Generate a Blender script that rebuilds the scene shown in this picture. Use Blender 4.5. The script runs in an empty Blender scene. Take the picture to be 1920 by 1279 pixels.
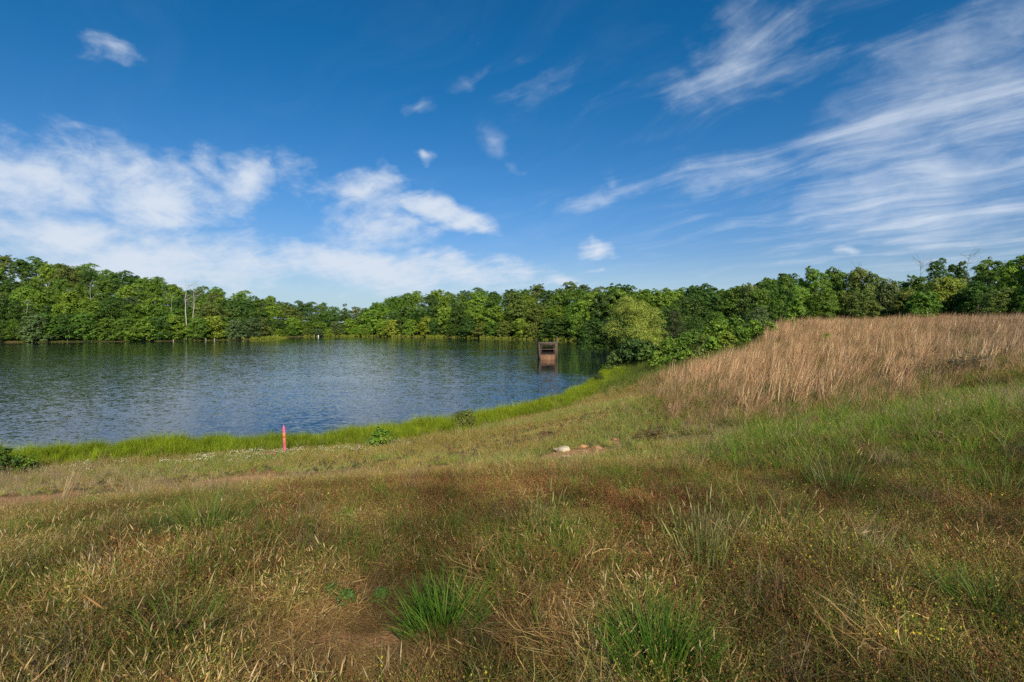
import bpy, math, random
import numpy as np
from mathutils import Vector, Euler

random.seed(7)
RNG = np.random.default_rng(7)
scene = bpy.context.scene
COL = scene.collection

# ------------------------------------------------------------------ camera
F = 960.0            # focal length in photo pixels (photo 1920 wide)
VH = 612.0           # photo row of the horizon
EYE = 4.6            # eye height above the lake
cam_data = bpy.data.cameras.new('camera')
cam_data.sensor_width = 36.0
cam_data.lens = 36.0 * F / 1920.0
cam_data.shift_y = -(639.5 - VH) / 1920.0
cam_data.clip_start = 0.05
cam_data.clip_end = 6000.0
cam = bpy.data.objects.new('camera', cam_data)
cam.location = (0, 0, EYE)
cam.rotation_euler = (math.radians(90), 0, 0)
COL.objects.link(cam)
scene.camera = cam

# ------------------------------------------------------------------ colour management
scene.view_settings.view_transform = 'Standard'
scene.view_settings.look = 'None'
scene.view_settings.exposure = 0.0
scene.view_settings.gamma = 1.0
scene.view_settings.use_curve_mapping = False
scene.cycles.use_denoising = False
scene.cycles.use_adaptive_sampling = True
scene.cycles.adaptive_threshold = 0.022
scene.cycles.max_bounces = 3
scene.cycles.diffuse_bounces = 1
scene.cycles.transmission_bounces = 2
scene.cycles.transparent_max_bounces = 6
scene.cycles.sample_clamp_indirect = 6.0

# ------------------------------------------------------------------ sun and sky
SUN_DIR = Vector((0.29, -1.0, 0.68)).normalized()      # towards the sun
sun_el = math.asin(SUN_DIR.z)
sun_az = math.atan2(SUN_DIR.x, SUN_DIR.y)
sun_data = bpy.data.lights.new('sun', 'SUN')
sun_data.energy = 5.0
sun_data.angle = math.radians(0.53)
sun_data.color = (1.0, 0.92, 0.77)
sun = bpy.data.objects.new('sun', sun_data)
sun.rotation_euler = SUN_DIR.to_track_quat('Z', 'Y').to_euler()
sun.location = (20, -60, 60)
COL.objects.link(sun)

world = bpy.data.worlds.new('World')
scene.world = world
world.use_nodes = True
world.cycles.sampling_method = 'MANUAL'
world.cycles.sample_map_resolution = 256
WN, WL = world.node_tree.nodes, world.node_tree.links
WN.clear()

class NG:
    """tiny helper to write node graphs as expressions"""
    def __init__(s, tree): s.t = tree; s.n = tree.nodes; s.l = tree.links
    def put(s, sock, v):
        if isinstance(v, bpy.types.NodeSocket): s.l.new(v, sock)
        elif v is not None: sock.default_value = v
    def math(s, op, a, b=None, c=None, clamp=False):
        n = s.n.new('ShaderNodeMath'); n.operation = op; n.use_clamp = clamp
        s.put(n.inputs[0], a)
        if b is not None: s.put(n.inputs[1], b)
        if c is not None: s.put(n.inputs[2], c)
        return n.outputs[0]
    def vmath(s, op, a, b=None, scale=None, out=0):
        n = s.n.new('ShaderNodeVectorMath'); n.operation = op
        s.put(n.inputs[0], a)
        if b is not None: s.put(n.inputs[1], b)
        if scale is not None: s.put(n.inputs['Scale'], scale)
        return n.outputs[out]
    def comb(s, x, y, z=0.0):
        n = s.n.new('ShaderNodeCombineXYZ')
        s.put(n.inputs[0], x); s.put(n.inputs[1], y); s.put(n.inputs[2], z)
        return n.outputs[0]
    def sep(s, v):
        n = s.n.new('ShaderNodeSeparateXYZ'); s.put(n.inputs[0], v); return n.outputs
    def noise(s, vec, scale, detail=4, rough=0.55, dist=0.0, out=0, lac=2.0):
        n = s.n.new('ShaderNodeTexNoise')
        s.put(n.inputs['Vector'], vec); n.inputs['Scale'].default_value = scale
        n.inputs['Detail'].default_value = detail; n.inputs['Roughness'].default_value = rough
        n.inputs['Distortion'].default_value = dist; n.inputs['Lacunarity'].default_value = lac
        return n.outputs[out]
    def ramp(s, v, lo, hi, a=0.0, b=1.0, smooth=True):
        n = s.n.new('ShaderNodeMapRange'); n.interpolation_type = 'SMOOTHSTEP' if smooth else 'LINEAR'
        s.put(n.inputs[0], v); s.put(n.inputs[1], lo); s.put(n.inputs[2], hi); s.put(n.inputs[3], a); s.put(n.inputs[4], b)
        return n.outputs[0]
    def mix(s, fac, a, b, mode='MIX'):
        n = s.n.new('ShaderNodeMix'); n.data_type = 'RGBA'; n.blend_type = mode
        s.put(n.inputs[0], fac)
        s.put(n.inputs[6], a if not isinstance(a, tuple) else (*a[:3], 1)); s.put(n.inputs[7], b if not isinstance(b, tuple) else (*b[:3], 1))
        return n.outputs[2]

def ae(u, v):
    """photo pixel -> azimuth, elevation in the sky (radians)"""
    x, z = (u - 960) / F, (VH - v) / F
    return math.atan(x), math.atan(z / math.sqrt(1 + x * x))

SKY_STRENGTH = 0.085
def build_world():
    g = NG(world.node_tree)
    sky = WN.new('ShaderNodeTexSky'); sky.sky_type = 'NISHITA'; sky.sun_disc = False
    sky.sun_elevation = sun_el; sky.sun_rotation = sun_az
    sky.altitude = 200; sky.air_density = 1.0; sky.dust_density = 0.3; sky.ozone_density = 2.0
    hs = WN.new('ShaderNodeHueSaturation')
    hs.inputs['Hue'].default_value = 0.497; hs.inputs['Saturation'].default_value = 1.28; hs.inputs['Value'].default_value = 0.92
    WL.new(sky.outputs[0], hs.inputs['Color'])
    tc = WN.new('ShaderNodeTexCoord')
    d = g.vmath('NORMALIZE', tc.outputs['Generated'])
    x, y, z = g.sep(d)
    az = g.math('ARCTAN2', x, y)
    el = g.math('ARCSINE', z)
    P = g.comb(az, el)
    # position on a flat cloud sheet, so streaks converge towards the horizon
    zc = g.math('MAXIMUM', g.math('ADD', z, 0.10), 0.05)
    sheet = g.comb(g.math('DIVIDE', x, zc), g.math('DIVIDE', y, zc))
    rot = WN.new('ShaderNodeVectorRotate'); rot.rotation_type = 'Z_AXIS'
    g.put(rot.inputs['Vector'], sheet); rot.inputs['Angle'].default_value = math.radians(50)
    rs = rot.outputs[0]
    st = g.vmath('MULTIPLY', rs, (0.26, 1.9, 1.0))
    warp = g.noise(sheet, 1.6, 1, 0.5, out=1)
    st = g.vmath('ADD', st, g.vmath('SCALE', g.vmath('SUBTRACT', warp, (0.5, 0.5, 0.5)), scale=0.9))
    fib = g.noise(st, 2.2, 6, 0.62)              # long fibres
    puff = g.noise(g.vmath('MULTIPLY', P, (1.0, 1.9, 1.0)), 7.0, 5, 0.60)  # torn patches
    # domain warp of the sky angles used by the banks
    w1 = g.vmath('SUBTRACT', g.noise(P, 4.0, 3, 0.6, out=1), (0.5, 0.5, 0.5))
    w2 = g.vmath('SUBTRACT', g.noise(P, 16.0, 2, 0.6, out=1), (0.5, 0.5, 0.5))
    Pw = g.vmath('ADD', P, g.vmath('SCALE', w1, scale=0.085))
    Pw = g.vmath('ADD', Pw, g.vmath('SCALE', w2, scale=0.035))
    Pw = g.vmath('MULTIPLY', Pw, (1, 1, 0))
    def stroke(a, b, w, amp, wide_by=2.0):
        """one soft ellipse lying along a -> b"""
        (ax, ay), (bx, by) = ae(*a), ae(*b)
        wm = (sum(w) / 2 if isinstance(w, tuple) else w) * wide_by / F
        m = WN.new('ShaderNodeMapping'); m.vector_type = 'TEXTURE'; g.put(m.inputs[0], Pw)
        m.inputs['Location'].default_value = ((ax + bx) / 2, (ay + by) / 2, 0)
        m.inputs['Rotation'].default_value = (0, 0, math.atan2(by - ay, bx - ax))
        m.inputs['Scale'].default_value = (math.hypot(bx - ax, by - ay) * 0.60 + wm * 0.8, wm, 1)
        return g.math('MULTIPLY_ADD', g.vmath('LENGTH', m.outputs[0], out=1), -amp, amp)
    def union(items):
        acc = 0.0
        for it in items:
            acc = g.math('MAXIMUM', stroke(*it), acc)
        return g.math('POWER', acc, 0.8)
    # banks of torn altocumulus low on the left and their wisps
    banks = union([
        ((-80, 320), (190, 335), (80, 40), 0.95, 1.75), ((120, 360), (440, 385), (50, 42), 0.95, 1.75),
        ((-100, 400), (330, 440), (62, 22), 0.85, 1.75), ((-80, 470), (580, 500), (55, 40), 1.15, 1.75),
        ((430, 475), (1040, 518), (34, 34), 1.2, 1.75), ((560, 500), (900, 512), 40, 1.0, 1.75),
        ((640, 410), (780, 440), (58, 50), 0.85, 1.75), ((610, 350), (740, 362), (26, 30), 0.95, 1.75), ((730, 380), (925, 421), (32, 12), 1.3, 1.75),
        ((490, 305), (435, 370), (42, 28), 0.9, 1.75), ((375, 300), (420, 325), (30, 30), 0.7, 1.75), ((520, 310), (560, 310), 34, 0.55, 1.75),
        ((1085, 466), (1150, 469), (14, 11), 1.0, 1.75), ((1100, 505), (1125, 492), 8, 0.75, 1.75), ((785, 296), (815, 297), (11, 9), 1.05, 1.75),
        ((160, 98), (270, 115), (22, 14), 0.55, 1.75), ((1000, 525), (1110, 528), (20, 9), 0.85, 1.75), ((1540, 466), (1610, 463), 8, 0.7, 1.75),
    ])
    streaks = union([
        ((1000, 400), (1250, 345), (6, 20), 0.75), ((1250, 345), (1560, 300), (24, 42), 0.95), ((1540, 305), (2000, 140), (50, 85), 1.35),
        ((1470, 425), (2000, 255), (40, 75), 1.2), ((1580, 440), (2000, 375), (30, 55), 1.05), ((1750, 250), (2050, 190), 50, 0.5), ((1300, 420), (1700, 390), (14, 50), 0.5),
        ((1600, 168), (2010, 10), (32, 52), 1.15), ((1420, -60), (1360, 140), (75, 60), 0.85), ((1370, 130), (1200, 195), (50, 22), 0.55),
        ((1360, 190), (1650, 40), (30, 45), 0.55), ((915, 235), (935, 300), (24, 16), 0.75), ((930, 300), (985, 335), (16, 8), 0.6),
        ((755, 215), (815, 192), (12, 15), 1.0), ((820, 180), (910, 137), (12, 10), 0.7), ((960, 190), (1080, 140), (30, 40), 0.42),
        ((1150, 330), (1160, 375), (18, 9), 0.6), ((260, 235), (380, 255), 12, 0.35), ((940, 220), (1250, 120), (30, 40), 0.25),
    ])
    # the same kind of sky everywhere else
    behind = g.ramp(y, 0.35, -0.1)
    wide = g.math('MULTIPLY', g.ramp(g.noise(sheet, 0.55, 4, 0.5), 0.47, 0.72), g.math('MULTIPLY', behind, 0.6))
    fine = g.noise(g.vmath('MULTIPLY', Pw, (1.0, 1.7, 1.0)), 17.0, 6, 0.62)
    # torn banks: soft envelope x ragged density
    rag = g.math('MULTIPLY_ADD', g.math('SUBTRACT', puff, 0.5), 1.8, 0.5)
    rag = g.math('MULTIPLY_ADD', g.math('SUBTRACT', fine, 0.5), 1.1, rag)
    rag = g.math('MULTIPLY_ADD', g.math('SUBTRACT', fib, 0.5), 1.1, rag)
    e1 = g.ramp(banks, 0.0, 0.95, -0.88, 0.56, smooth=False)
    c1 = g.ramp(g.math('ADD', rag, e1), 0.0, 1.25)
    # streaks: soft envelope x long fibres
    sw = g.math('MAXIMUM', streaks, wide)
    fb = g.math('MULTIPLY_ADD', g.math('SUBTRACT', fib, 0.5), 2.2, 0.45)
    fb = g.math('MULTIPLY_ADD', g.math('SUBTRACT', fine, 0.5), 0.9, fb)
    e2 = g.ramp(sw, 0.0, 1.0, -0.95, 0.45, smooth=False)
    c2 = g.ramp(g.math('ADD', fb, e2), -0.15, 1.7)
    veil = g.ramp(g.math('SUBTRACT', az, el), -0.55, 0.55, 0.03, 0.20)        # thin cirrus veil, denser towards the right
    thin = g.math('MULTIPLY', g.ramp(fib, 0.42, 0.85), veil)
    cl = g.math('MAXIMUM', g.math('MULTIPLY', c1, 0.97), g.math('MULTIPLY', c2, 0.78))
    cl = g.math('ADD', cl, thin, clamp=True)
    cc = tuple(c / SKY_STRENGTH for c in (0.68, 0.76, 0.87))
    tint = g.comb(g.ramp(el, 0.08, 0.55, 0.95, 0.22), g.ramp(el, 0.05, 0.25, 0.95, 1.08), g.ramp(el, 0.03, 0.25, 1.12, 1.36))
    deep = g.vmath('MULTIPLY', hs.outputs[0], tint)             # the camera's deep polarised blue
    lowc = g.ramp(el, 0.0, 0.14, 0.75, 0.0)                     # the air over the horizon is pale blue
    base = g.mix(lowc, deep, tuple(c / SKY_STRENGTH for c in (0.40, 0.61, 0.78)))
    col = g.mix(cl, base, cc)
    bg = WN.new('ShaderNodeBackground'); bg.inputs['Strength'].default_value = SKY_STRENGTH
    WL.new(col, bg.inputs['Color'])
    out = WN.new('ShaderNodeOutputWorld'); WL.new(bg.outputs[0], out.inputs[0])
build_world()

# ================================================================== numpy helpers
def _hash(ix, iy, seed):
    h = (ix.astype(np.int64) * 374761393 + iy.astype(np.int64) * 668265263 + seed * 974634777) & 0xFFFFFFFF
    h = ((h ^ (h >> 13)) * 1274126177) & 0xFFFFFFFF
    return ((h ^ (h >> 16)) & 0xFFFF) / 65535.0
def vnoise(x, y, seed=0):
    ix, iy = np.floor(x), np.floor(y); fx, fy = x - ix, y - iy
    fx = fx * fx * (3 - 2 * fx); fy = fy * fy * (3 - 2 * fy)
    a, b = _hash(ix, iy, seed), _hash(ix + 1, iy, seed)
    c, d = _hash(ix, iy + 1, seed), _hash(ix + 1, iy + 1, seed)
    return (a * (1 - fx) + b * fx) * (1 - fy) + (c * (1 - fx) + d * fx) * fy
def fbm(x, y, seed=0, octaves=4, gain=0.5):
    s, a, t = 0, 1, 0
    for o in range(octaves):
        s = s + a * vnoise(x * 2 ** o + 17.3 * o, y * 2 ** o - 9.1 * o, seed + o); t += a; a *= gain
    return s / t
def sstep(x, a, b):
    t = np.clip((x - a) / (b - a), 0, 1); return t * t * (3 - 2 * t)
def in_poly(px, py, poly):
    r = np.zeros(px.shape, bool); n = len(poly)
    for i in range(n):
        (x1, y1), (x2, y2) = poly[i], poly[(i + 1) % n]
        c = ((y1 > py) != (y2 > py)) & (px < (x2 - x1) * (py - y1) / (y2 - y1 + 1e-12) + x1)
        r ^= c
    return r
def poly_dist(px, py, poly, closed=True):
    d = np.full(px.shape, 1e9); n = len(poly)
    for i in range(n if closed else n - 1):
        (x1, y1), (x2, y2) = poly[i], poly[(i + 1) % n]
        dx, dy = x2 - x1, y2 - y1
        t = np.clip(((px - x1) * dx + (py - y1) * dy) / (dx * dx + dy * dy + 1e-12), 0, 1)
        d = np.minimum(d, (px - x1 - t * dx) ** 2 + (py - y1 - t * dy) ** 2)
    return np.sqrt(d)

# ------------------------------------------------------------------ terrain
LAKE = [(-90, 11), (-60, 13), (-36, 15.0), (-16.9, 16.9), (-13.2, 18.4), (-10.1, 19.1), (-7.9, 19.4), (-5.5, 20.4), (-3.9, 21.9), (-2.5, 22.7), (-0.7, 24.7),
        (1.1, 27.3), (2.9, 30.4), (5.1, 35.6), (7.5, 43), (10.4, 55), (15, 76), (22, 105), (27, 128), (27, 146), (21, 158), (7.4, 178), (-24, 212), (-63, 234),
        (-84, 236), (-95, 222), (-88, 186), (-90, 172), (-109, 158), (-132, 148), (-147, 147), (-200, 142), (-260, 120), (-240, 50), (-150, 14)]
CP = []   # near terrain control points (x, y, z)
for u, v, Y in [(960, 1279, 2.35), (0, 1279, 2.35), (1920, 1279, 2.25), (0, 1100, 3.2), (960, 1080, 3.35), (1920, 1000, 3.85), (1920, 800, 8.0), (1920, 715, 14),
                (1920, 655, 28), (1900, 614, 41), (1600, 735, 17), (1600, 619, 41), (1400, 765, 15.5), (1400, 626, 43), (1250, 745, 18), (1240, 712, 27),
                (300, 880, 14.5), (600, 852, 16), (900, 812, 19), (1100, 765, 25), (1200, 704, 40), (0, 905, 13.4), (0, 955, 9), (0, 1005, 5.5), (350, 950, 6.2), (350, 926, 9.5),
                (700, 922, 6.2), (700, 908, 9), (700, 876, 13), (1000, 894, 6.8), (1000, 880, 9.4), (1050, 842, 13), (1300, 882, 7.2), (1300, 858, 9.3), (1300, 818, 12.2),
                (1450, 805, 11), (1700, 785, 10), (1780, 706, 16.5), (1600, 900, 6.2), (1250, 1000, 4.1), (500, 1000, 4.1), (1300, 668, 52), (1360, 655, 50)]:
    CP.append(((u - 960) / F * Y, Y, EYE - (v - VH) / F * Y))
CP += [(0, 0, 3.0), (-6, -4, 3.0), (8, -4, 3.1), (0, -12, 3.0), (-25, -8, 2.4), (-30, 6, 1.6), (-60, 4, 1.2), (-60, -20, 2.5), (30, -12, 3.6), (30, 6, 3.7), (60, 10, 4.8), (60, 45, 5.4), (90, 60, 6), (60, 80, 5.6),
       (45, 70, 4.9), (30, 70, 3.8), (100, 10, 5.5), (80, -40, 5), (0, -60, 3.5), (-100, -40, 3), (45, 110, 4.8), (90, 120, 6.5), (35, 130, 2.2), (60, 160, 5), (25, 80, 1.9), (20, 62, 1.6)]
for (x, y) in LAKE[1:19]: CP.append((x, y, 0.10))
CP = np.array(CP)
def _tps(r2): return 0.5 * r2 * np.log(r2 + 1e-9)
def _fit():
    n = len(CP); P = CP[:, :2] / 10.0
    r2 = ((P[:, None] - P[None]) ** 2).sum(-1)
    K = _tps(r2) + np.eye(n) * 0.02
    A = np.zeros((n + 3, n + 3)); A[:n, :n] = K
    A[:n, n] = 1; A[:n, n + 1:] = P; A[n, :n] = 1; A[n + 1:, :n] = P.T
    b = np.zeros(n + 3); b[:n] = CP[:, 2]
    return np.linalg.solve(A, b)
TW = _fit()
def tps(x, y):
    shp = x.shape; x = x.ravel(); y = y.ravel(); out = np.empty(x.size); P = CP[:, :2] / 10.0; n = len(CP)
    for i in range(0, x.size, 20000):
        xs, ys = x[i:i + 20000] / 10, y[i:i + 20000] / 10
        r2 = (xs[:, None] - P[None, :, 0]) ** 2 + (ys[:, None] - P[None, :, 1]) ** 2
        out[i:i + 20000] = _tps(r2) @ TW[:n] + TW[n] + xs * TW[n + 1] + ys * TW[n + 2]
    return out.reshape(shp)
# photo skyline: column -> row of the tree tops
SKYLINE = np.array([(-400, 455), (-100, 470), (0, 480), (40, 478), (100, 490), (150, 500), (200, 505), (260, 513), (300, 520), (340, 536), (400, 545), (480, 556), (520, 560), (560, 567), (620, 571), (690, 574), (720, 562), (760, 546), (850, 540),
                    (950, 540), (1000, 537), (1100, 534), (1200, 530), (1300, 530), (1400, 526), (1460, 516), (1600, 505), (1920, 490), (2400, 470)], float)
# photo row of the far waterline -> depth
SHORE = np.array([(-400, 152), (0, 148), (100, 149), (300, 159), (440, 172), (480, 180), (500, 205), (560, 224), (640, 235), (700, 233), (780, 222), (850, 211), (1000, 178), (1090, 159), (1140, 150), (1200, 146), (2400, 146)], float)
RISE = np.array([(-400, 75), (0, 75), (300, 55), (480, 60), (560, 70), (640, 70), (720, 45), (850, 45), (1100, 45), (2400, 45)], float)
def zback(u, Y):
    vt = np.interp(u, SKYLINE[:, 0], SKYLINE[:, 1])
    return EYE + (VH - vt) / F * Y - 10.5
def height(x, y, micro=True):
    x = np.asarray(x, float); y = np.asarray(y, float)
    sd = poly_dist(x, y, LAKE); inside = in_poly(x, y, LAKE)
    near = np.clip(tps(np.clip(x, -100, 110), np.clip(y, -70, 170)), 0.12, 9.0)
    yy = np.maximum(y, 20.0); u = 960 + F * x / yy
    u = np.clip(u, -400, 2400)
    set_ = np.maximum(y - np.interp(u, SHORE[:, 0], SHORE[:, 1]), 0)
    rise = np.interp(u, RISE[:, 0], RISE[:, 1])
    Yb = np.interp(u, SHORE[:, 0], SHORE[:, 1]) + rise
    far = 0.35 + np.maximum(zback(u, Yb) - 0.35, 0.3) * sstep(set_ / rise, 0.0, 1.25)
    wfar = np.where(x < -70, sstep(y, 60, 110), sstep(y, 118, 150))
    z = near * (1 - wfar) + far * wfar
    if micro:
        amp = np.clip(1.2 - np.hypot(x, y) / 90, 0.0, 1.0)
        z = z + amp * (0.16 * (fbm(x * 0.45, y * 0.45, 3, 3) - 0.5) + 0.07 * (fbm(x * 2.2, y * 2.2, 9, 3) - 0.5))
    k = sstep(sd, 0.0, 1.1)
    zl = np.where(inside, -np.minimum(1.6, 0.30 * sd) - 0.02, -0.02 + k * np.maximum(z + 0.02, 0.16))
    return zl
def h1(x, y): return float(height(np.array([x]), np.array([y]))[0])
def ground_px(u, v, ymin=1.5, ymax=140):
    """photo pixel -> point on the terrain"""
    Y = np.geomspace(ymin, ymax, 1500); X = (u - 960) / F * Y; Zr = EYE - (v - VH) / F * Y
    below = np.nonzero(height(X, Y, False) >= Zr)[0]
    i = below[0] if len(below) else len(Y) - 1
    return Vector((X[i], Y[i], h1(X[i], Y[i])))
def at(u, v, Y): return Vector(((u - 960) / F * Y, Y, EYE - (v - VH) / F * Y))

# ------------------------------------------------------------------ object helpers
def tag(o, label=None, cat=None, group=None, kind=None):
    if label: o['label'] = label
    if cat: o['category'] = cat
    if group: o['group'] = group
    if kind: o['kind'] = kind
    return o
def mesh_np(name, V, Fq, mat=None, col=None, smooth=False):
    """mesh from arrays; Fq is (n,3) or (n,4) or a list of such arrays"""
    me = bpy.data.meshes.new(name)
    Fs = Fq if isinstance(Fq, list) else [Fq]
    V = np.asarray(V, np.float32); me.vertices.add(len(V)); me.vertices.foreach_set('co', V.ravel())
    loops = np.concatenate([f.ravel() for f in Fs]).astype(np.int32)
    sizes = np.concatenate([np.full(len(f), f.shape[1]) for f in Fs]).astype(np.int32)
    me.loops.add(len(loops)); me.loops.foreach_set('vertex_index', loops)
    me.polygons.add(len(sizes)); st = np.concatenate([[0], np.cumsum(sizes)[:-1]]).astype(np.int32)
    me.polygons.foreach_set('loop_start', st); me.polygons.foreach_set('loop_total', sizes)
    if smooth: me.polygons.foreach_set('use_smooth', np.ones(len(sizes), bool))
    me.update(calc_edges=True)
    if col is not None:
        a = me.attributes.new('col', 'FLOAT_COLOR', 'POINT')
        c = np.ones((len(V), 4), np.float32); c[:, :3] = col; a.data.foreach_set('color', c.ravel())
    if mat: me.materials.append(mat)
    return me
def link(name, me, parent=None, loc=None):
    o = bpy.data.objects.new(name, me); COL.objects.link(o)
    if parent: o.parent = parent
    if loc is not None: o.location = loc
    return o
def empty(name, loc, rz=0.0):
    o = bpy.data.objects.new(name, None); o.empty_display_size = 0.3; COL.objects.link(o)
    o.location = loc; o.rotation_euler = (0, 0, rz); return o

class Buf:
    def __init__(s): s.V, s.Q, s.T, s.C, s.n = [], [], [], [], 0
    def add(s, V, F_, C=None):
        V = np.asarray(V, float); F_ = np.asarray(F_, int) + s.n
        (s.Q if F_.shape[1] == 4 else s.T).append(F_)
        s.V.append(V); s.n += len(V)
        c = np.ones((len(V), 3)) if C is None else np.broadcast_to(np.asarray(C, float), (len(V), 3))
        s.C.append(c)
    def mesh(s, name, mat, smooth=False):
        fs = []
        if s.Q: fs.append(np.concatenate(s.Q))
        if s.T: fs.append(np.concatenate(s.T))
        return mesh_np(name, np.concatenate(s.V), fs, mat, np.concatenate(s.C), smooth)

def tube(buf, pts, radii, sides=6, col=None, cap=True):
    pts = np.asarray(pts, float); n = len(pts); V = []
    for i in range(n):
        t = pts[min(i + 1, n - 1)] - pts[max(i - 1, 0)]; t = t / (np.linalg.norm(t) + 1e-9)
        a = np.cross(t, (0.31, 0.95, 0.05) if abs(t[2]) > 0.7 else (0, 0, 1)); a /= np.linalg.norm(a) + 1e-9; b = np.cross(t, a)
        an = np.arange(sides) / sides * 2 * np.pi
        V.append(pts[i] + radii[i] * (np.cos(an)[:, None] * a + np.sin(an)[:, None] * b))
    V = np.concatenate(V); Fs = []
    for i in range(n - 1):
        for k in range(sides):
            k2 = (k + 1) % sides
            Fs.append((i * sides + k, i * sides + k2, (i + 1) * sides + k2, (i + 1) * sides + k))
    buf.add(V, Fs, col)
def box(buf, lo, hi, col=None, jit=0.0, shear=None):
    x0, y0, z0 = lo; x1, y1, z1 = hi
    V = np.array([(x0, y0, z0), (x1, y0, z0), (x1, y1, z0), (x0, y1, z0), (x0, y0, z1), (x1, y0, z1), (x1, y1, z1), (x0, y1, z1)], float)
    if jit: V += RNG.uniform(-jit, jit, V.shape)
    buf.add(V, [(0, 3, 2, 1), (4, 5, 6, 7), (0, 1, 5, 4), (1, 2, 6, 5), (2, 3, 7, 6), (3, 0, 4, 7)], col)

def strips(buf, base, az, length, lean, bend, width, col, S=4, twist=None, tipw=0.08, droop_noise=0.0, rng=RNG):
    """N grass blades as curved tapering strips. all args arrays of N; col (N,3)"""
    N = len(az); t = np.linspace(0, 1, S + 1)
    th = lean[:, None] + bend[:, None] * t[None] ** 1.3
    seg = (length / S)[:, None]
    dr = np.sin(th[:, :-1] * 0.5 + th[:, 1:] * 0.5) * seg; dz = np.cos(th[:, :-1] * 0.5 + th[:, 1:] * 0.5) * seg
    r = np.concatenate([np.zeros((N, 1)), np.cumsum(dr, 1)], 1); z = np.concatenate([np.zeros((N, 1)), np.cumsum(dz, 1)], 1)
    if droop_noise: az = az[:, None] + droop_noise * rng.normal(size=(N, 1)) * t[None] ** 2
    else: az = np.repeat(az[:, None], S + 1, 1)
    cx = base[:, 0:1] + r * np.cos(az); cy = base[:, 1:2] + r * np.sin(az)
    cz = (base[:, 2:3] if base.shape[1] > 2 else 0) + z
    tw = rng.uniform(0, np.pi, N) if twist is None else twist
    sx = np.cos(tw)[:, None]; sy = np.sin(tw)[:, None]
    w = width[:, None] * 0.5 * np.where(t[None] < 0.35, 0.75 + 0.25 * t[None] / 0.35, tipw + (1 - tipw) * (1 - (t[None] - 0.35) / 0.65) ** 0.8)
    L = np.stack([cx - sx * w, cy - sy * w, cz], -1); R = np.stack([cx + sx * w, cy + sy * w, cz], -1)
    V = np.stack([L, R], 2).reshape(N, (S + 1) * 2, 3)
    f = np.array([(2 * i, 2 * i + 1, 2 * i + 3, 2 * i + 2) for i in range(S)])
    Fs = (f[None] + (np.arange(N) * (S + 1) * 2)[:, None, None]).reshape(-1, 4)
    C = np.repeat(np.asarray(col)[:, None, :], (S + 1) * 2, 1).reshape(-1, 3)
    buf.add(V.reshape(-1, 3), Fs, C)
    return np.stack([cx[:, -1], cy[:, -1], cz[:, -1]], -1), np.stack([cx[:, -1] - cx[:, -2], cy[:, -1] - cy[:, -2], cz[:, -1] - cz[:, -2]], -1)

def spindles(buf, base, dirs, length, rad, col, sides=4):
    """seed heads: small spindles along dirs"""
    N = len(base); d = dirs / (np.linalg.norm(dirs, axis=1, keepdims=True) + 1e-9)
    a = np.cross(d, np.array([0.2, 0.9, 0.3])); a /= np.linalg.norm(a, axis=1, keepdims=True) + 1e-9; b = np.cross(d, a)
    prof = [(0, 0.25), (0.25, 1.0), (0.6, 0.85), (1.0, 0.08)]
    an = np.arange(sides) / sides * 2 * np.pi; V = []
    for t, r in prof:
        c = base + d * (length * t)[:, None]
        ring = c[:, None] + (rad * r)[:, None, None] * (np.cos(an)[None, :, None] * a[:, None] + np.sin(an)[None, :, None] * b[:, None])
        V.append(ring)
    V = np.stack(V, 1).reshape(N, 4 * sides, 3); f = []
    for i in range(3):
        for k in range(sides):
            k2 = (k + 1) % sides; f.append((i * sides + k, i * sides + k2, (i + 1) * sides + k2, (i + 1) * sides + k))
    Fs = (np.array(f)[None] + (np.arange(N) * 4 * sides)[:, None, None]).reshape(-1, 4)
    buf.add(V.reshape(-1, 3), Fs, np.repeat(np.asarray(col)[:, None], 4 * sides, 1).reshape(-1, 3))

def leaves(buf, pos, nrm, size, col, aspect=0.62, rng=RNG, fold=0.0):
    """leaf cards: slightly pointed four-corner faces"""
    N = len(pos); n = nrm / (np.linalg.norm(nrm, axis=1, keepdims=True) + 1e-9)
    r = rng.normal(size=(N, 3)); a = np.cross(n, r); a /= np.linalg.norm(a, axis=1, keepdims=True) + 1e-9; b = np.cross(n, a)
    s = size[:, None] * 0.5
    V = np.stack([pos - a * s, pos - b * s * aspect + a * s * 0.15, pos + a * s, pos + b * s * aspect + a * s * 0.15], 1).reshape(-1, 3)
    Fs = np.arange(N * 4).reshape(-1, 4)
    buf.add(V, Fs, np.repeat(np.asarray(col), 4, 0))

# ------------------------------------------------------------------ materials
def new_mat(name):
    m = bpy.data.materials.new(name); m.use_nodes = True; m.node_tree.nodes.clear(); return m, NG(m.node_tree)
def finish(m, g, shader):
    o = g.n.new('ShaderNodeOutputMaterial'); g.l.new(shader, o.inputs[0]); return m
def principled(g, color, rough=0.7, normal=None, spec=0.3, metal=0.0):
    p = g.n.new('ShaderNodeBsdfPrincipled'); g.put(p.inputs['Base Color'], color if not isinstance(color, tuple) else (*color[:3], 1))
    g.put(p.inputs['Roughness'], rough); p.inputs['Specular IOR Level'].default_value = spec; p.inputs['Metallic'].default_value = metal
    if normal is not None: g.l.new(normal, p.inputs['Normal'])
    return p.outputs[0]
def attr(g, name, typ='GEOMETRY'):
    a = g.n.new('ShaderNodeAttribute'); a.attribute_name = name; a.attribute_type = typ; return a
def bump(g, h, strength=0.5, dist=0.02):
    b = g.n.new('ShaderNodeBump'); b.inputs['Strength'].default_value = strength; b.inputs['Distance'].default_value = dist
    g.l.new(h, b.inputs['Height']); return b.outputs[0]

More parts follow.
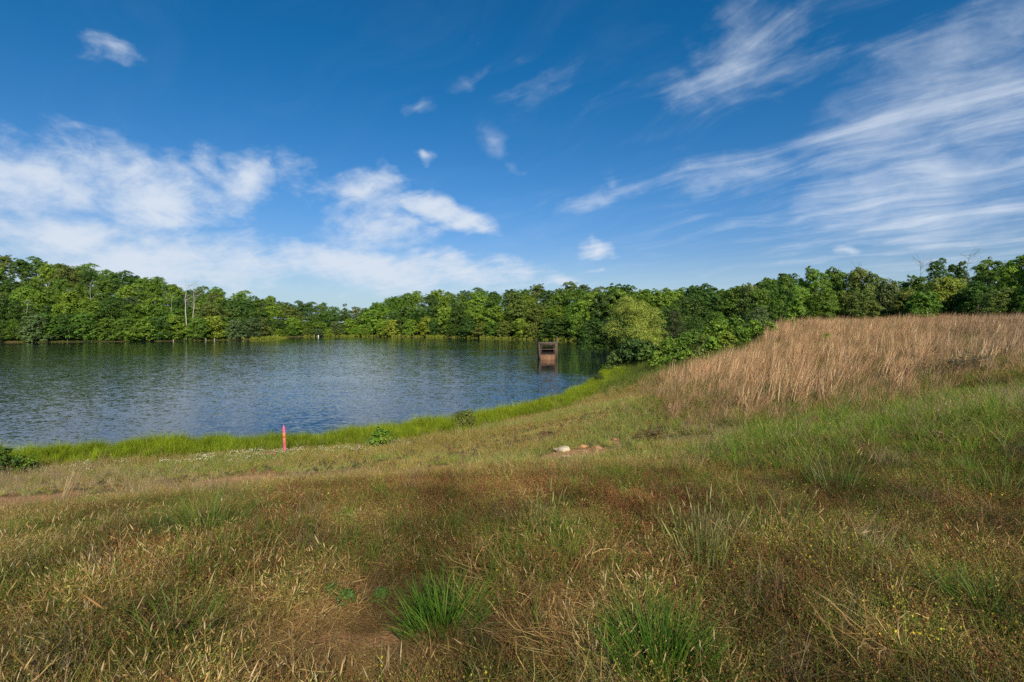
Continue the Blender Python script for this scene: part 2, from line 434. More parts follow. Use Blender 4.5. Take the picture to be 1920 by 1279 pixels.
def leaf_material(name, trans=0.35, rough=0.55, spec=0.25, jitter=0.35, use_obj=True):
    """plants: own colour (attribute) x the plant's tint (instance attribute and object colour), leaf to leaf variation"""
    m, g = new_mat(name)
    c = attr(g, 'col').outputs['Color']
    tint = attr(g, 'tint', 'INSTANCER').outputs['Vector']
    c = g.vmath('MULTIPLY', c, g.vmath('ADD', tint, (1, 1, 1)))
    if use_obj:
        oi = g.n.new('ShaderNodeObjectInfo'); c = g.vmath('MULTIPLY', c, oi.outputs['Color'])
    geo = g.n.new('ShaderNodeNewGeometry')
    k = g.math('MULTIPLY_ADD', geo.outputs['Random Per Island'], jitter * 2, 1 - jitter)
    c = g.vmath('SCALE', c, scale=k)
    p = principled(g, c, rough, spec=spec)
    t = g.n.new('ShaderNodeBsdfTranslucent'); g.l.new(g.vmath('MULTIPLY', c, (1.15, 1.25, 0.7)), t.inputs['Color'])
    mx = g.n.new('ShaderNodeMixShader'); mx.inputs[0].default_value = trans
    g.l.new(p, mx.inputs[1]); g.l.new(t.outputs[0], mx.inputs[2])
    return finish(m, g, mx.outputs[0])
M_LEAF = leaf_material('foliage', 0.30, 0.5, 0.3, 0.32)
M_GRASS = leaf_material('grass_blades', 0.30, 0.6, 0.2, 0.30)
M_DRY = leaf_material('dry_stems', 0.18, 0.7, 0.15, 0.30)

def bark_material():
    m, g = new_mat('bark')
    tc = g.n.new('ShaderNodeTexCoord')
    n = g.noise(g.vmath('MULTIPLY', tc.outputs['Object'], (6, 6, 1.2)), 2.0, 5, 0.6)
    c = g.mix(n, (0.10, 0.075, 0.055), (0.24, 0.20, 0.16))
    oi = g.n.new('ShaderNodeObjectInfo'); c = g.vmath('MULTIPLY', c, oi.outputs['Color'])
    return finish(m, g, principled(g, c, 0.85, bump(g, n, 0.6, 0.03), 0.15))
M_BARK = bark_material()

def ground_material():
    m, g = new_mat('field_soil')
    geo = g.n.new('ShaderNodeNewGeometry'); p = geo.outputs['Position']
    z = attr(g, 'zone').outputs['Color']
    n1 = g.noise(p, 0.7, 5, 0.6); n2 = g.noise(p, 6.0, 6, 0.65); n3 = g.noise(p, 38.0, 4, 0.6)
    c = g.mix(g.ramp(n2, 0.35, 0.65), (0.10, 0.068, 0.028), (0.21, 0.15, 0.068))
    c = g.mix(g.ramp(n1, 0.42, 0.62), c, g.mix(n3, (0.055, 0.062, 0.018), (0.13, 0.125, 0.045)))
    zc = g.sep(z)
    py = g.sep(p)[1]
    c = g.mix(g.ramp(py, 6.0, 9.0, 0.75, 0.0), c, g.mix(g.ramp(n2, 0.3, 0.7), (0.030, 0.018, 0.009), (0.095, 0.056, 0.026)))    # brown litter, painted darker so gaps between the near weeds read as shade
    c = g.mix(g.math('MULTIPLY', zc[0], g.ramp(n2, 0.20, 0.45, 0.5, 1.2), clamp=True), c, g.mix(n3, (0.46, 0.21, 0.08), (0.62, 0.35, 0.17)))   # bare orange clay
    c = g.mix(g.math('MULTIPLY', zc[1], g.ramp(n3, 0.2, 0.7), clamp=True), c, g.mix(n3, (0.10, 0.11, 0.022), (0.20, 0.20, 0.05)))     # mossy grass floor
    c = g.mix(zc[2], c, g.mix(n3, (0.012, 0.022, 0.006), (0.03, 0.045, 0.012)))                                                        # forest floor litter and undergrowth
    h = g.math('MULTIPLY_ADD', n3, 0.35, n2)
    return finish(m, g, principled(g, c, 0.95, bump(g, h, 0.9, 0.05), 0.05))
M_GROUND = ground_material()

def water_material():
    m, g = new_mat('lake_water')
    geo = g.n.new('ShaderNodeNewGeometry'); p = geo.outputs['Position']
    gust = g.ramp(g.noise(g.vmath('MULTIPLY', p, (0.5, 1.0, 1)), 0.05, 4, 0.55), 0.30, 0.70, 0.60, 1.15)
    shelter = attr(g, 'calm').outputs['Fac']
    a = g.noise(g.vmath('MULTIPLY', p, (0.42, 1.0, 1.0)), 2.8, 2, 0.55, out=1)
    b = g.noise(g.vmath('MULTIPLY', p, (0.5, 1.0, 1.0)), 9.5, 2, 0.6, out=1)
    sl = g.vmath('ADD', g.vmath('SCALE', g.vmath('SUBTRACT', a, (0.5, 0.5, 0.5)), scale=0.19), g.vmath('SCALE', g.vmath('SUBTRACT', b, (0.5, 0.5, 0.5)), scale=0.36))
    sl = g.vmath('MULTIPLY', sl, (0.55, 1.0, 0.0))
    sl = g.vmath('SCALE', sl, scale=g.math('MULTIPLY', gust, g.ramp(shelter, 0.0, 1.0, 1.0, 0.16)))
    nrm = g.vmath('NORMALIZE', g.vmath('ADD', sl, (0, 0, 1)))       # wave slopes
    pr = g.n.new('ShaderNodeBsdfPrincipled')
    pr.inputs['Base Color'].default_value = (0.010, 0.020, 0.022, 1); pr.inputs['Roughness'].default_value = 0.05
    pr.inputs['IOR'].default_value = 1.333
    g.l.new(nrm, pr.inputs['Normal'])
    return finish(m, g, pr.outputs[0])
M_WATER = water_material()

# ================================================================== the setting
def axis(lo, hi, step, far_lo, far_hi, grow=1.14):
    a = list(np.arange(lo, hi + 1e-6, step)); s = step
    while a[-1] < far_hi: s = min(s * grow, 60 if a[-1] > 400 else 5); a.append(a[-1] + s)
    s = step; b = []; x = lo
    while x > far_lo: s = min(s * grow, 60 if x < -400 else 5); x -= s; b.append(x)
    return np.array(b[::-1] + a)
GX = axis(-14, 24, 0.20, -1500, 1500); GY = axis(0.5, 32, 0.20, -300, 1900)
def build_ground():
    X, Y = np.meshgrid(GX, GY, indexing='xy')
    Z = height(X, Y)
    nx, ny = len(GX), len(GY)
    V = np.stack([X, Y, Z], -1).reshape(-1, 3)
    i = (np.arange(ny - 1)[:, None] * nx + np.arange(nx - 1)[None]).ravel()
    Fq = np.stack([i, i + 1, i + nx + 1, i + nx], -1)
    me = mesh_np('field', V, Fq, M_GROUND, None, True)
    zone = np.zeros((len(V), 4), np.float32); zone[:, 3] = 1
    x, y = V[:, 0], V[:, 1]
    clay = np.zeros(len(V))
    for (u, v, rx, ry, s) in CLAY:
        p = ground_px(u, v); d = np.hypot((x - p.x) / rx, (y - p.y) / ry) + 0.9 * (fbm(x * 1.7, y * 1.7, 21, 3) - 0.5)
        clay = np.maximum(clay, s * (1 - sstep(d, 0.55, 1.1)))
    zone[:, 0] = clay
    sd = poly_dist(x, y, LAKE)
    zone[:, 1] = np.maximum(1 - sstep(sd, 1.0, 3.2), 0.0) * (y < 110)
    for (u, v, rx, ry) in [(1790, 728, 2.3, 1.2), (1290, 822, 1.0, 0.8)]:
        p = ground_px(u, v); d = np.hypot((x - p.x) / rx, (y - p.y) / ry); zone[:, 1] = np.maximum(zone[:, 1], 1 - sstep(d, 0.5, 1.2))
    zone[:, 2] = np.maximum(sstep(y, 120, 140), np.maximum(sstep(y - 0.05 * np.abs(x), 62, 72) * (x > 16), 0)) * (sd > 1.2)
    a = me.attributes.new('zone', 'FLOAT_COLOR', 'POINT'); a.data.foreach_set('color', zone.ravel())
    o = link('ground', me); tag(o, 'rough grassy field sloping down to the lake and wooded hills', kind='structure')
    return clay
# bare clay spots: photo column, row, half sizes in metres, strength
CLAY = [(25, 948, 1.8, 2.2, 1.0), (430, 906, 1.3, 1.7, 0.95), (800, 886, 1.2, 1.5, 0.75), (1105, 848, 0.80, 1.0, 1.0), (1045, 856, 0.60, 1.0, 0.95), (1152, 830, 0.25, 0.5, 0.7), (1290, 822, 0.75, 0.6, 0.65), (620, 893, 2.0, 1.3, 0.45),
        (690, 1205, 0.42, 0.32, 0.40), (1250, 870, 0.35, 0.22, 0.3)]
build_ground()

def build_water():
    xs = axis(-40, 30, 1.0, -330, 62, 1.2); ys = axis(8, 90, 1.0, 2, 262, 1.08)
    X, Y = np.meshgrid(xs, ys); V = np.stack([X, Y, 0 * X], -1).reshape(-1, 3); nx, ny = len(xs), len(ys)
    i = (np.arange(ny - 1)[:, None] * nx + np.arange(nx - 1)[None]).ravel(); Fq = np.stack([i, i + 1, i + nx + 1, i + nx], -1)
    x, y = V[:, 0], V[:, 1]
    sd = poly_dist(x, y, LAKE); keep_v = in_poly(x, y, LAKE) | (sd < 8)
    Fq = Fq[keep_v[Fq].all(1)]
    me = mesh_np('lake', V, Fq, M_WATER, None, True)
    # water sheltered by the far trees stays smooth
    far = [(27, 146), (21, 158), (7.4, 178), (-24, 212), (-63, 234), (-84, 236), (-95, 222), (-88, 186), (-90, 172), (-109, 158), (-132, 148), (-147, 147), (-200, 142)]
    d = poly_dist(x, y, far, False)
    dd = poly_dist(x, y, [(10.6, 56.6), (15, 76), (22, 105), (27, 128), (27, 146)], False)
    calm = np.maximum(1 - sstep(d, 16, 44), 1 - sstep(dd, 3, 16)) ** 1.0
    a = me.attributes.new('calm', 'FLOAT', 'POINT'); a.data.foreach_set('value', calm.astype(np.float32))
    o = link('lake_water', me); tag(o, 'rippled blue lake reflecting sky and trees', kind='structure')
build_water()
# ================================================================== trees
def rnd_unit(n, rng):
    v = rng.normal(size=(n, 3)); return v / np.linalg.norm(v, axis=1, keepdims=True)
def crown_lobes(rng, H, W, base, kind):
    """centres and radii of the leaf masses that make up a crown"""
    L = []
    if kind == 'cone':
        for k in range(30):
            t = rng.uniform(0.0, 1.0) ** 0.8; r = W * 0.5 * (1 - t) ** 0.75 * 0.72; a = rng.uniform(0, 6.28)
            L.append((r * math.cos(a), r * math.sin(a), base + (H - base) * (t * 0.92 + 0.02), W * (0.30 - 0.18 * t)))
        L.append((0, 0, H - W * 0.12, W * 0.13))
    else:
        n = 17 if kind == 'round' else 20
        for k in range(n):
            t = (k + rng.uniform(0, 1)) / n
            zz = base + (H - base) * (0.06 + 0.84 * t)
            prof = {'round': math.sin(math.pi * (0.16 + 0.74 * t)) ** 0.8, 'tall': math.sin(math.pi * (0.20 + 0.72 * t)) ** 0.7,
                    'skirt': (1 - t) ** 0.45 * 1.0}[kind]
            rr = W * 0.5 * prof
            a = k * 2.4 + rng.uniform(-0.5, 0.5); q = rng.uniform(0.35, 0.80)
            L.append((rr * q * math.cos(a), rr * q * math.sin(a), zz, W * rng.uniform(0.11, 0.25)))
        for k in range(3):
            a = rng.uniform(0, 6.28); L.append((W * 0.2 * math.cos(a), W * 0.2 * math.sin(a), H - W * (0.08 + 0.11 * k), W * rng.uniform(0.07, 0.14)))
    return np.array(L)
def tree_meshes(name, seed, H, W, base, kind, leaf, n, col, spread=0.25, layer=0.0, aspect=0.62, up=0.35, spray=38):
    """a unit tree: returns (trunk mesh, crown mesh)"""
    rng = np.random.default_rng(seed)
    L = crown_lobes(rng, H, W, base, kind)
    tb = Buf()
    lean = rng.normal(size=2) * 0.03 * H
    zs = np.linspace(-0.4, H * 0.86, 7)
    pts = [(lean[0] * (max(z, 0) / H) ** 1.5 + 0.05 * math.sin(z * 1.3 + seed), lean[1] * (max(z, 0) / H) ** 1.5 + 0.05 * math.cos(z * 1.1), z) for z in zs]
    r0 = 0.018 * H + min(0.04, 0.006 * H)
    tube(tb, pts, [r0 * (1.25 if i == 0 else 1) * (1 - 0.85 * i / 6) for i in range(7)], 7)
    for (x, y, z, r) in L:
        z0 = max(base * 0.5 + 0.3, z - 0.35 * math.hypot(x, y) - 0.25 * r - 0.5); k = np.interp(z0, zs, np.arange(7)); k = int(k)
        p0 = np.array(pts[min(k, 5)]) * (1 - 0.5) + np.array(pts[min(k + 1, 6)]) * 0.5; p0[2] = min(z0, zs[-1])
        p3 = np.array((x, y, z)); p1 = p0 * 0.6 + p3 * 0.4 + (0, 0, -0.08 * r); p2 = p0 * 0.25 + p3 * 0.75 + (0, 0, 0.1 * r)
        rr = r0 * 0.36 * (1 - 0.5 * z / H) + min(0.012, 0.002 * H)
        tube(tb, [p0, p1, p2, p3], [rr, rr * 0.75, rr * 0.5, rr * 0.25], 4)
    cb = Buf()
    wts = L[:, 3] ** 2; wts /= wts.sum()
    per = np.maximum((wts * n).astype(int), 20)
    for (x, y, z, r), m in zip(L, per):
        # each leaf mass = sprays of leaves sitting on its skin
        ns = max(6, m // spray)
        sd = rnd_unit(ns, rng); sd[:, 2] = np.abs(sd[:, 2]) * np.where(rng.random(ns) < 0.72, 1, -0.7)
        sc = np.array((x, y, z)) + sd * (r * rng.uniform(0.70, 1.12, ns))[:, None] * np.array((1.12, 1.12, 0.80))
        which = rng.integers(0, ns, m); sr = r * rng.uniform(0.24, 0.46, ns)
        off = rng.normal(size=(m, 3)) * np.array((1, 1, 0.42 - 0.2 * layer)) * 0.62
        p = sc[which] + off * sr[which][:, None]
        p[:, 2] -= 0.35 * sr[which] * (off[:, 0] ** 2 + off[:, 1] ** 2)          # sprays droop at their rim
        p[:, 2] = np.maximum(p[:, 2], min(0.1, 0.03 * H))
        nr = sd[which] * 0.55 + off * np.array((0.9, 0.9, 1.6)) + rng.normal(size=(m, 3)) * 0.42 + np.array((0, 0, up))
        spray_k = rng.uniform(1 - spread, 1 + spread, ns)[which]
        c = np.asarray(col)[None] * spray_k[:, None] * np.stack([rng.uniform(0.8, 1.25, m), np.ones(m), rng.uniform(0.7, 1.3, m)], 1)
        leaves(cb, p, nr, leaf * rng.uniform(0.65, 1.25, m), c, aspect, rng)
    return tb.mesh(name + '_trunk', M_BARK, True), cb.mesh(name + '_crown', M_LEAF)

GREEN = {'bright': (0.165, 0.265, 0.024), 'mid': (0.110, 0.195, 0.020), 'deep': (0.066, 0.128, 0.017), 'olive': (0.150, 0.195, 0.032), 'grey': (0.120, 0.170, 0.048), 'lime': (0.225, 0.295, 0.028)}
FAR = {}      # unit trees for the far shores
for i, (k, H, W, b) in enumerate([('round', 12, 9.2, 0.5), ('round', 13, 10.2, 0.4), ('round', 11, 8.8, 0.3), ('tall', 14, 7.8, 0.5), ('tall', 15, 8.4, 0.4), ('skirt', 10, 8.6, 0.1), ('skirt', 9, 8.0, 0.1), ('cone', 13, 6.6, 0.5)]):
    FAR[i] = (k, H, W, tree_meshes(f'shore_tree_{i}', 100 + i, H, W, b, k, 0.40, 11500, (1, 1, 1), 0.32, 0.5 if i % 2 else 0.0))
NEAR = {}     # finer unit trees for the wood beyond the mound
for i, (k, H, W, b) in enumerate([('round', 8.5, 6.4, 0.3), ('round', 9.5, 6.8, 0.4), ('tall', 10, 5.0, 0.5), ('tall', 11, 5.6, 0.8), ('skirt', 7, 6.4, 0.2), ('skirt', 6, 5.6, 0.1)]):
    NEAR[i] = (k, H, W, tree_meshes(f'field_tree_{i}', 200 + i, H, W, b, k, 0.25, 15000, (1, 1, 1), 0.30, 0.3))
SHAPE = {'round': 'rounded', 'tall': 'tall narrow', 'skirt': 'low spreading', 'cone': 'pointed conifer'}
TONE = {'bright': 'bright green', 'mid': 'mid green', 'deep': 'deep green', 'olive': 'olive green', 'grey': 'grey green', 'lime': 'yellow green'}
ORD = ['first', 'second', 'third', 'fourth', 'fifth', 'sixth', 'seventh', 'eighth', 'ninth', 'tenth', 'eleventh', 'twelfth', 'thirteenth', 'fourteenth', 'fifteenth', 'sixteenth', 'seventeenth', 'eighteenth', 'nineteenth', 'twentieth',
       'twenty-first', 'twenty-second', 'twenty-third', 'twenty-fourth', 'twenty-fifth', 'twenty-sixth', 'twenty-seventh', 'twenty-eighth', 'twenty-ninth', 'thirtieth']
def plant(lib, key, loc, sx, sz, tone, rz, name='broadleaf_tree', jitter=0.12):
    k, H, W, (mt, mc) = lib[key]
    t = empty(name, loc, rz); t.scale = (sx, sx, sz)
    tr = link('trunk', mt, t); cr = link('crown', mc, t)
    g = np.array(GREEN[tone]) * 1.15 * RNG.uniform(1 - jitter, 1 + jitter) * np.array((RNG.uniform(0.9, 1.12), 1, RNG.uniform(0.85, 1.2)))
    cr.color = (*g, 1); tr.color = (1, 1, 1, 1)
    return t
def pick(tones, probs): return str(RNG.choice(tones, p=probs))
def forest_row(lib, us, setback, keys, hfun, tones, probs, where, group, wscale=1.0, depth=None, jy=2.0):
    """trees at photo columns us; hfun(u, Y, ground) -> tree height"""
    row = []
    for u in us:
        u = u + RNG.uniform(-0.25, 0.25) * (us[1] - us[0])
        Y = (np.interp(u, SHORE[:, 0], SHORE[:, 1]) if depth is None else depth) + setback + RNG.uniform(-jy, jy)
        X = (u - 960) / F * Y; z = h1(X, Y)
        if z < 0.02:
            Y += 4; X = (u - 960) / F * Y; z = h1(X, Y)
        key = int(RNG.choice(keys)); tone = pick(tones, probs); H = hfun(u, Y, z)
        if lib[key][0] == 'cone': tone = 'deep'
        sz = H / lib[key][1]; sx = sz ** 0.6 * wscale * RNG.uniform(1.0, 1.28)
        t = plant(lib, key, (X, Y, z - 0.15), sx, sz, tone, RNG.uniform(0, 6.28), 'pine_tree' if lib[key][0] == 'cone' else 'broadleaf_tree')
        row.append((u, t, f'{TONE[tone]} {SHAPE[lib[key][0]]}'))
    row.sort(key=lambda r: r[0])
    k = 0
    for u, t, look in row:
        if -40 < u < 1960:
            tag(t, f'{look} tree, {ORD[k]} from left {where}', 'tree', group); k += 1
        else: tag(t, f'{look} tree, {ORD[len([r for r in row if r[0] <= u]) - 1]} past the left edge {where}', 'tree', group)
def skyline_top(u, Y): return EYE + (VH - np.interp(u, SKYLINE[:, 0], SKYLINE[:, 1])) / F * Y
T6 = ['bright', 'mid', 'deep', 'olive', 'grey', 'lime']
# the wooded hill on the left
gl = 'trees on the left hillside'
forest_row(FAR, np.arange(-75, 490, 34), 1.2, [0, 2, 5, 6, 5], lambda u, Y, z: RNG.uniform(6.5, 9.5), T6, [.14, .28, .30, .16, .10, .02], 'along left waterline', gl, 0.95)
forest_row(FAR, np.arange(-70, 490, 40), 11, [0, 1, 2, 3], lambda u, Y, z: RNG.uniform(9.5, 12.5), T6, [.20, .32, .24, .10, .10, .04], 'in second row, left shore', gl)
forest_row(FAR, np.arange(-85, 490, 42), 24, [0, 1, 3, 4], lambda u, Y, z: RNG.uniform(10, 13), T6, [.30, .30, .20, .12, .06, .02], 'in third row, left hill', gl)
forest_row(FAR, np.arange(-70, 500, 44), 40, [0, 1, 3, 4], lambda u, Y, z: RNG.uniform(10, 13.5), T6, [.32, .34, .22, .08, .03, .01], 'in fourth row, left hill', gl)
forest_row(FAR, np.arange(-60, 500, 46), 58, [0, 1, 3, 4], lambda u, Y, z: np.clip(skyline_top(u, Y) - z + RNG.uniform(-1.5, 0.5), 8, 15), T6, [.25, .35, .32, .06, .01, .01], 'below the left hill crest', gl)
forest_row(FAR, np.arange(-70, 510, 44), 78, [0, 1, 3, 4], lambda u, Y, z: np.clip(skyline_top(u, Y) - z + RNG.uniform(-1.8, 2.4), 7, 17), T6, [.25, .35, .32, .06, .01, .01], 'on the left hill skyline', gl)
# the inlet between the two hills
gi = 'trees round the inlet'
forest_row(FAR, np.arange(500, 710, 24), 5, [5, 6, 6], lambda u, Y, z: RNG.uniform(3.2, 5.5), T6, [.22, .10, .04, .34, .18, .12], 'in low growth round inlet', gi, 0.9)
forest_row(FAR, np.arange(490, 715, 28), 16, [0, 2, 5, 6], lambda u, Y, z: RNG.uniform(6, 8.5), T6, [.22, .26, .14, .24, .10, .04], 'in second row behind inlet', gi)
forest_row(FAR, np.arange(490, 730, 24), 34, [0, 1, 2, 7], lambda u, Y, z: RNG.uniform(9, 12), T6, [.30, .36, .20, .10, .04, .0], 'in third row behind inlet', gi)
forest_row(FAR, np.arange(480, 740, 21), 72, [0, 1, 0, 7, 0], lambda u, Y, z: np.clip(skyline_top(u, Y) - z + RNG.uniform(-1, 1.2), 8, 15), T6, [.28, .40, .24, .08, .0, .0], 'on skyline behind inlet', gi)
# the wood facing the camera across the water
gc = 'trees on the far shore'
forest_row(FAR, np.arange(715, 1150, 26), 3.5, [5, 6, 2], lambda u, Y, z: RNG.uniform(5.0, 8.5), T6, [.22, .28, .18, .22, .02, .08], 'along far shore waterline', gc, 0.95, jy=1.0)
forest_row(FAR, np.arange(705, 1160, 31), 11, [0, 2, 3, 4], lambda u, Y, z: RNG.uniform(10.5, 13.5), T6, [.30, .34, .24, .10, .0, .02], 'in second row, far shore', gc)
forest_row(FAR, np.arange(715, 1170, 31), 24, [0, 1, 3, 4], lambda u, Y, z: np.clip(skyline_top(u, Y) - z + RNG.uniform(-3.0, -0.6), 9, 16), T6, [.32, .36, .24, .08, .0, .0], 'in third row, far shore', gc)
forest_row(FAR, np.arange(705, 1180, 28), 44, [0, 1, 3, 4, 0], lambda u, Y, z: np.clip(skyline_top(u, Y) - z + RNG.uniform(-1.6, 1.6), 8, 18), T6, [.30, .40, .24, .06, .0, .0], 'on far shore skyline', gc)
# the wood behind the willow and the mound
gr = 'trees in the wood behind the mound'
forest_row(NEAR, np.arange(1120, 1500, 44), 0, [0, 1, 4], lambda u, Y, z: RNG.uniform(6, 8.5), T6, [.12, .36, .48, .04, .0, .0], 'at wood edge behind willow', gr, 1.1, depth=104)
forest_row(FAR, np.arange(1130, 1500, 34), 0, [0, 3, 4, 3], lambda u, Y, z: np.clip(skyline_top(u, Y) - z + RNG.uniform(-2.4, -0.4), 6, 15), T6, [.34, .36, .24, .06, .0, .0], 'mid-wood behind the willow', gr, depth=118)
forest_row(FAR, np.arange(1115, 1500, 30), 0, [3, 4, 3, 0], lambda u, Y, z: np.clip(skyline_top(u, Y) - z + RNG.uniform(-1.8, 1.7), 6, 18), T6, [.34, .38, .24, .04, .0, .0], 'on skyline behind willow', gr, depth=134)
# nearer trees on the right: photo column, row of the top, depth, shape key, tone, where
gn = 'trees beyond the tan grass'
for (u, v, Y, key, tone, wsc, txt) in [
    (1405, 535, 86, 4, 'olive', 0.9, 'reddish olive bushy tree left of the tall grass crest'), (1445, 522, 90, 2, 'mid', 0.8, 'slim twin-topped tree at the left end of the right wood'), (1472, 517, 92, 2, 'mid', 0.75, 'slim pale tree just right of the twin-topped tree'),
    (1425, 545, 80, 5, 'mid', 0.9, 'low dark bush under the slim trees'), (1490, 556, 74, 5, 'deep', 0.8, 'small dark bush right of the slim trees'),
    (1530, 502, 72, 1, 'bright', 0.95, 'broad bright tree, tallest left of the right wood'), (1500, 540, 68, 5, 'bright', 0.85, 'leaning low bush before the broad bright tree'), (1568, 506, 74, 0, 'mid', 0.85, 'full green tree right of the broad bright tree'), (1545, 545, 66, 4, 'mid', 0.95, 'wide shrub at the foot of the broad bright tree'),
    (1605, 506, 72, 0, 'olive', 0.95, 'olive tree with bare twigs above its crown'), (1640, 512, 70, 1, 'olive', 0.9, 'loose olive tree right of the bare twigs'), (1620, 545, 64, 4, 'olive', 1.0, 'wide olive shrub over the grass crest'), (1665, 530, 66, 5, 'grey', 0.9, 'grey green shrub in the dip of the skyline'),
    (1695, 527, 74, 2, 'mid', 0.9, 'slender tree at the dip of the skyline'), (1718, 516, 72, 2, 'mid', 0.9, 'slender tree left of the dark forked tree'), (1700, 548, 62, 5, 'olive', 1.0, 'low rounded bush right of the dip'),
    (1757, 488, 66, 3, 'deep', 0.72, 'dark forked tree with bare branches beside it'), (1795, 492, 66, 2, 'deep', 0.8, 'dark tree under the bare branch tips'), (1770, 522, 58, 4, 'lime', 1.0, 'yellow green spreading tree before the dark forked tree'), (1735, 548, 56, 5, 'mid', 0.95, 'green shrub left of the spreading tree'),
    (1815, 545, 56, 5, 'deep', 0.9, 'dark shrub right of the spreading tree'), (1852, 484, 58, 1, 'mid', 0.82, 'tall leafy tree second from the right edge'), (1835, 530, 54, 0, 'deep', 0.8, 'shadowy tree between the two rightmost crowns'), (1888, 494, 60, 0, 'mid', 0.8, 'leafy tree filling the gap near the right edge'),
    (1880, 540, 50, 4, 'olive', 0.9, 'low leafy shrub near the right edge'), (1912, 474, 54, 1, 'bright', 0.85, 'tall bright tree at the right edge of the photo'), (1960, 470, 52, 1, 'mid', 0.9, 'tall tree cut off by the right edge'), (1940, 530, 48, 4, 'mid', 0.9, 'low shrub cut off by the right edge'), (2010, 475, 54, 0, 'mid', 1.0, 'full tree beyond the right edge'), (2070, 470, 52, 1, 'bright', 1.0, 'broad tree past the right edge of the photo')]:
    X = (u - 960) / F * Y; z = h1(X, Y); H = max(EYE + (VH - v) / F * Y - z, 2.0)
    sz = H / NEAR[key][1]; sz *= 1.05; sx = (0.44 + 0.36 * sz) * wsc
    t = plant(NEAR, key, (X, Y, z - 0.15), sx, sz, tone, RNG.uniform(0, 6.28)); tag(t, txt, 'tree', gn)
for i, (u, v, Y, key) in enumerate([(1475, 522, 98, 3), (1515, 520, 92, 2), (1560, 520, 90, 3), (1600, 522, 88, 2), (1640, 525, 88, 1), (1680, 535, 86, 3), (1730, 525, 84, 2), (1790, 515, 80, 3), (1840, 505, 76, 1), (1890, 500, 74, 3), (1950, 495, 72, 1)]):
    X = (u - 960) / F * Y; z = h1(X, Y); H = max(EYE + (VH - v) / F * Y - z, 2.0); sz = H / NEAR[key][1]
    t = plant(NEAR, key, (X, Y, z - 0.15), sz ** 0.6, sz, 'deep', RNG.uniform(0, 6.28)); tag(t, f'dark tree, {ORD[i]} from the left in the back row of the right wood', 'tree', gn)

# the pale willow at the bank with its dark companion, cedar and thickets
def special(name, label, cat, loc, seed, H, W, base, kind, leaf, n, tone, spread=0.25, aspect=0.6, up=0.3, group=None, spray=26):
    mt, mc = tree_meshes(name, seed, H, W, base, kind, leaf, n, (1, 1, 1), spread, 0.2, aspect, up, spray)
    t = empty(name, loc, 0); tr = link('trunk', mt, t); cr = link('crown', mc, t)
    tr.color = (1, 1, 1, 1); cr.color = (*tone, 1); tag(t, label, cat, group); return t
def onland(u, Y): X = (u - 960) / F * Y; return Vector((X, Y, h1(X, Y) - 0.08))
special('willow_bush', 'large pale yellow green willow leaning over the water', 'willow', onland(1192, 53), 301, 7.2, 5.4, 0.1, 'round', 0.21, 30000, (0.330, 0.385, 0.060), 0.28, 0.26, 0.5, spray=11)
special('willow_bush', 'smaller pale willow stem group at the right of the large willow', 'willow', onland(1222, 55), 302, 5.0, 3.0, 0.1, 'tall', 0.20, 10000, (0.280, 0.340, 0.052), 0.28, 0.26, 0.5, spray=11)
special('sweetgum_sapling', 'dark green leafy sapling in front of the pale willow', 'sapling', onland(1188, 49), 303, 2.9, 2.8, 0.1, 'skirt', 0.20, 6500, (0.075, 0.135, 0.025), 0.25, 0.8)
special('sweetgum_sapling', 'green leafy sapling right of the dark sapling before the willow', 'sapling', onland(1215, 47), 304, 2.2, 2.4, 0.1, 'skirt', 0.19, 4500, (0.105, 0.175, 0.030), 0.25, 0.8)
special('shore_bush', 'low grey green bush below the willow at the water', 'bush', onland(1158, 50), 305, 1.7, 2.6, 0.05, 'skirt', 0.16, 3000, (0.16, 0.22, 0.045), 0.25, 0.5)
special('cedar_tree', 'dark conical cedar right of the pale willow', 'cedar', onland(1265, 62), 306, 5.0, 3.9, 0.1, 'cone', 0.17, 12000, (0.080, 0.100, 0.030), 0.22, 0.35, 0.2)
for _o in bpy.data.objects:
    if _o.parent and _o.parent.name.startswith('cedar_tree') and _o.name.startswith('trunk'): _o.color = (0.35, 0.32, 0.3, 1)
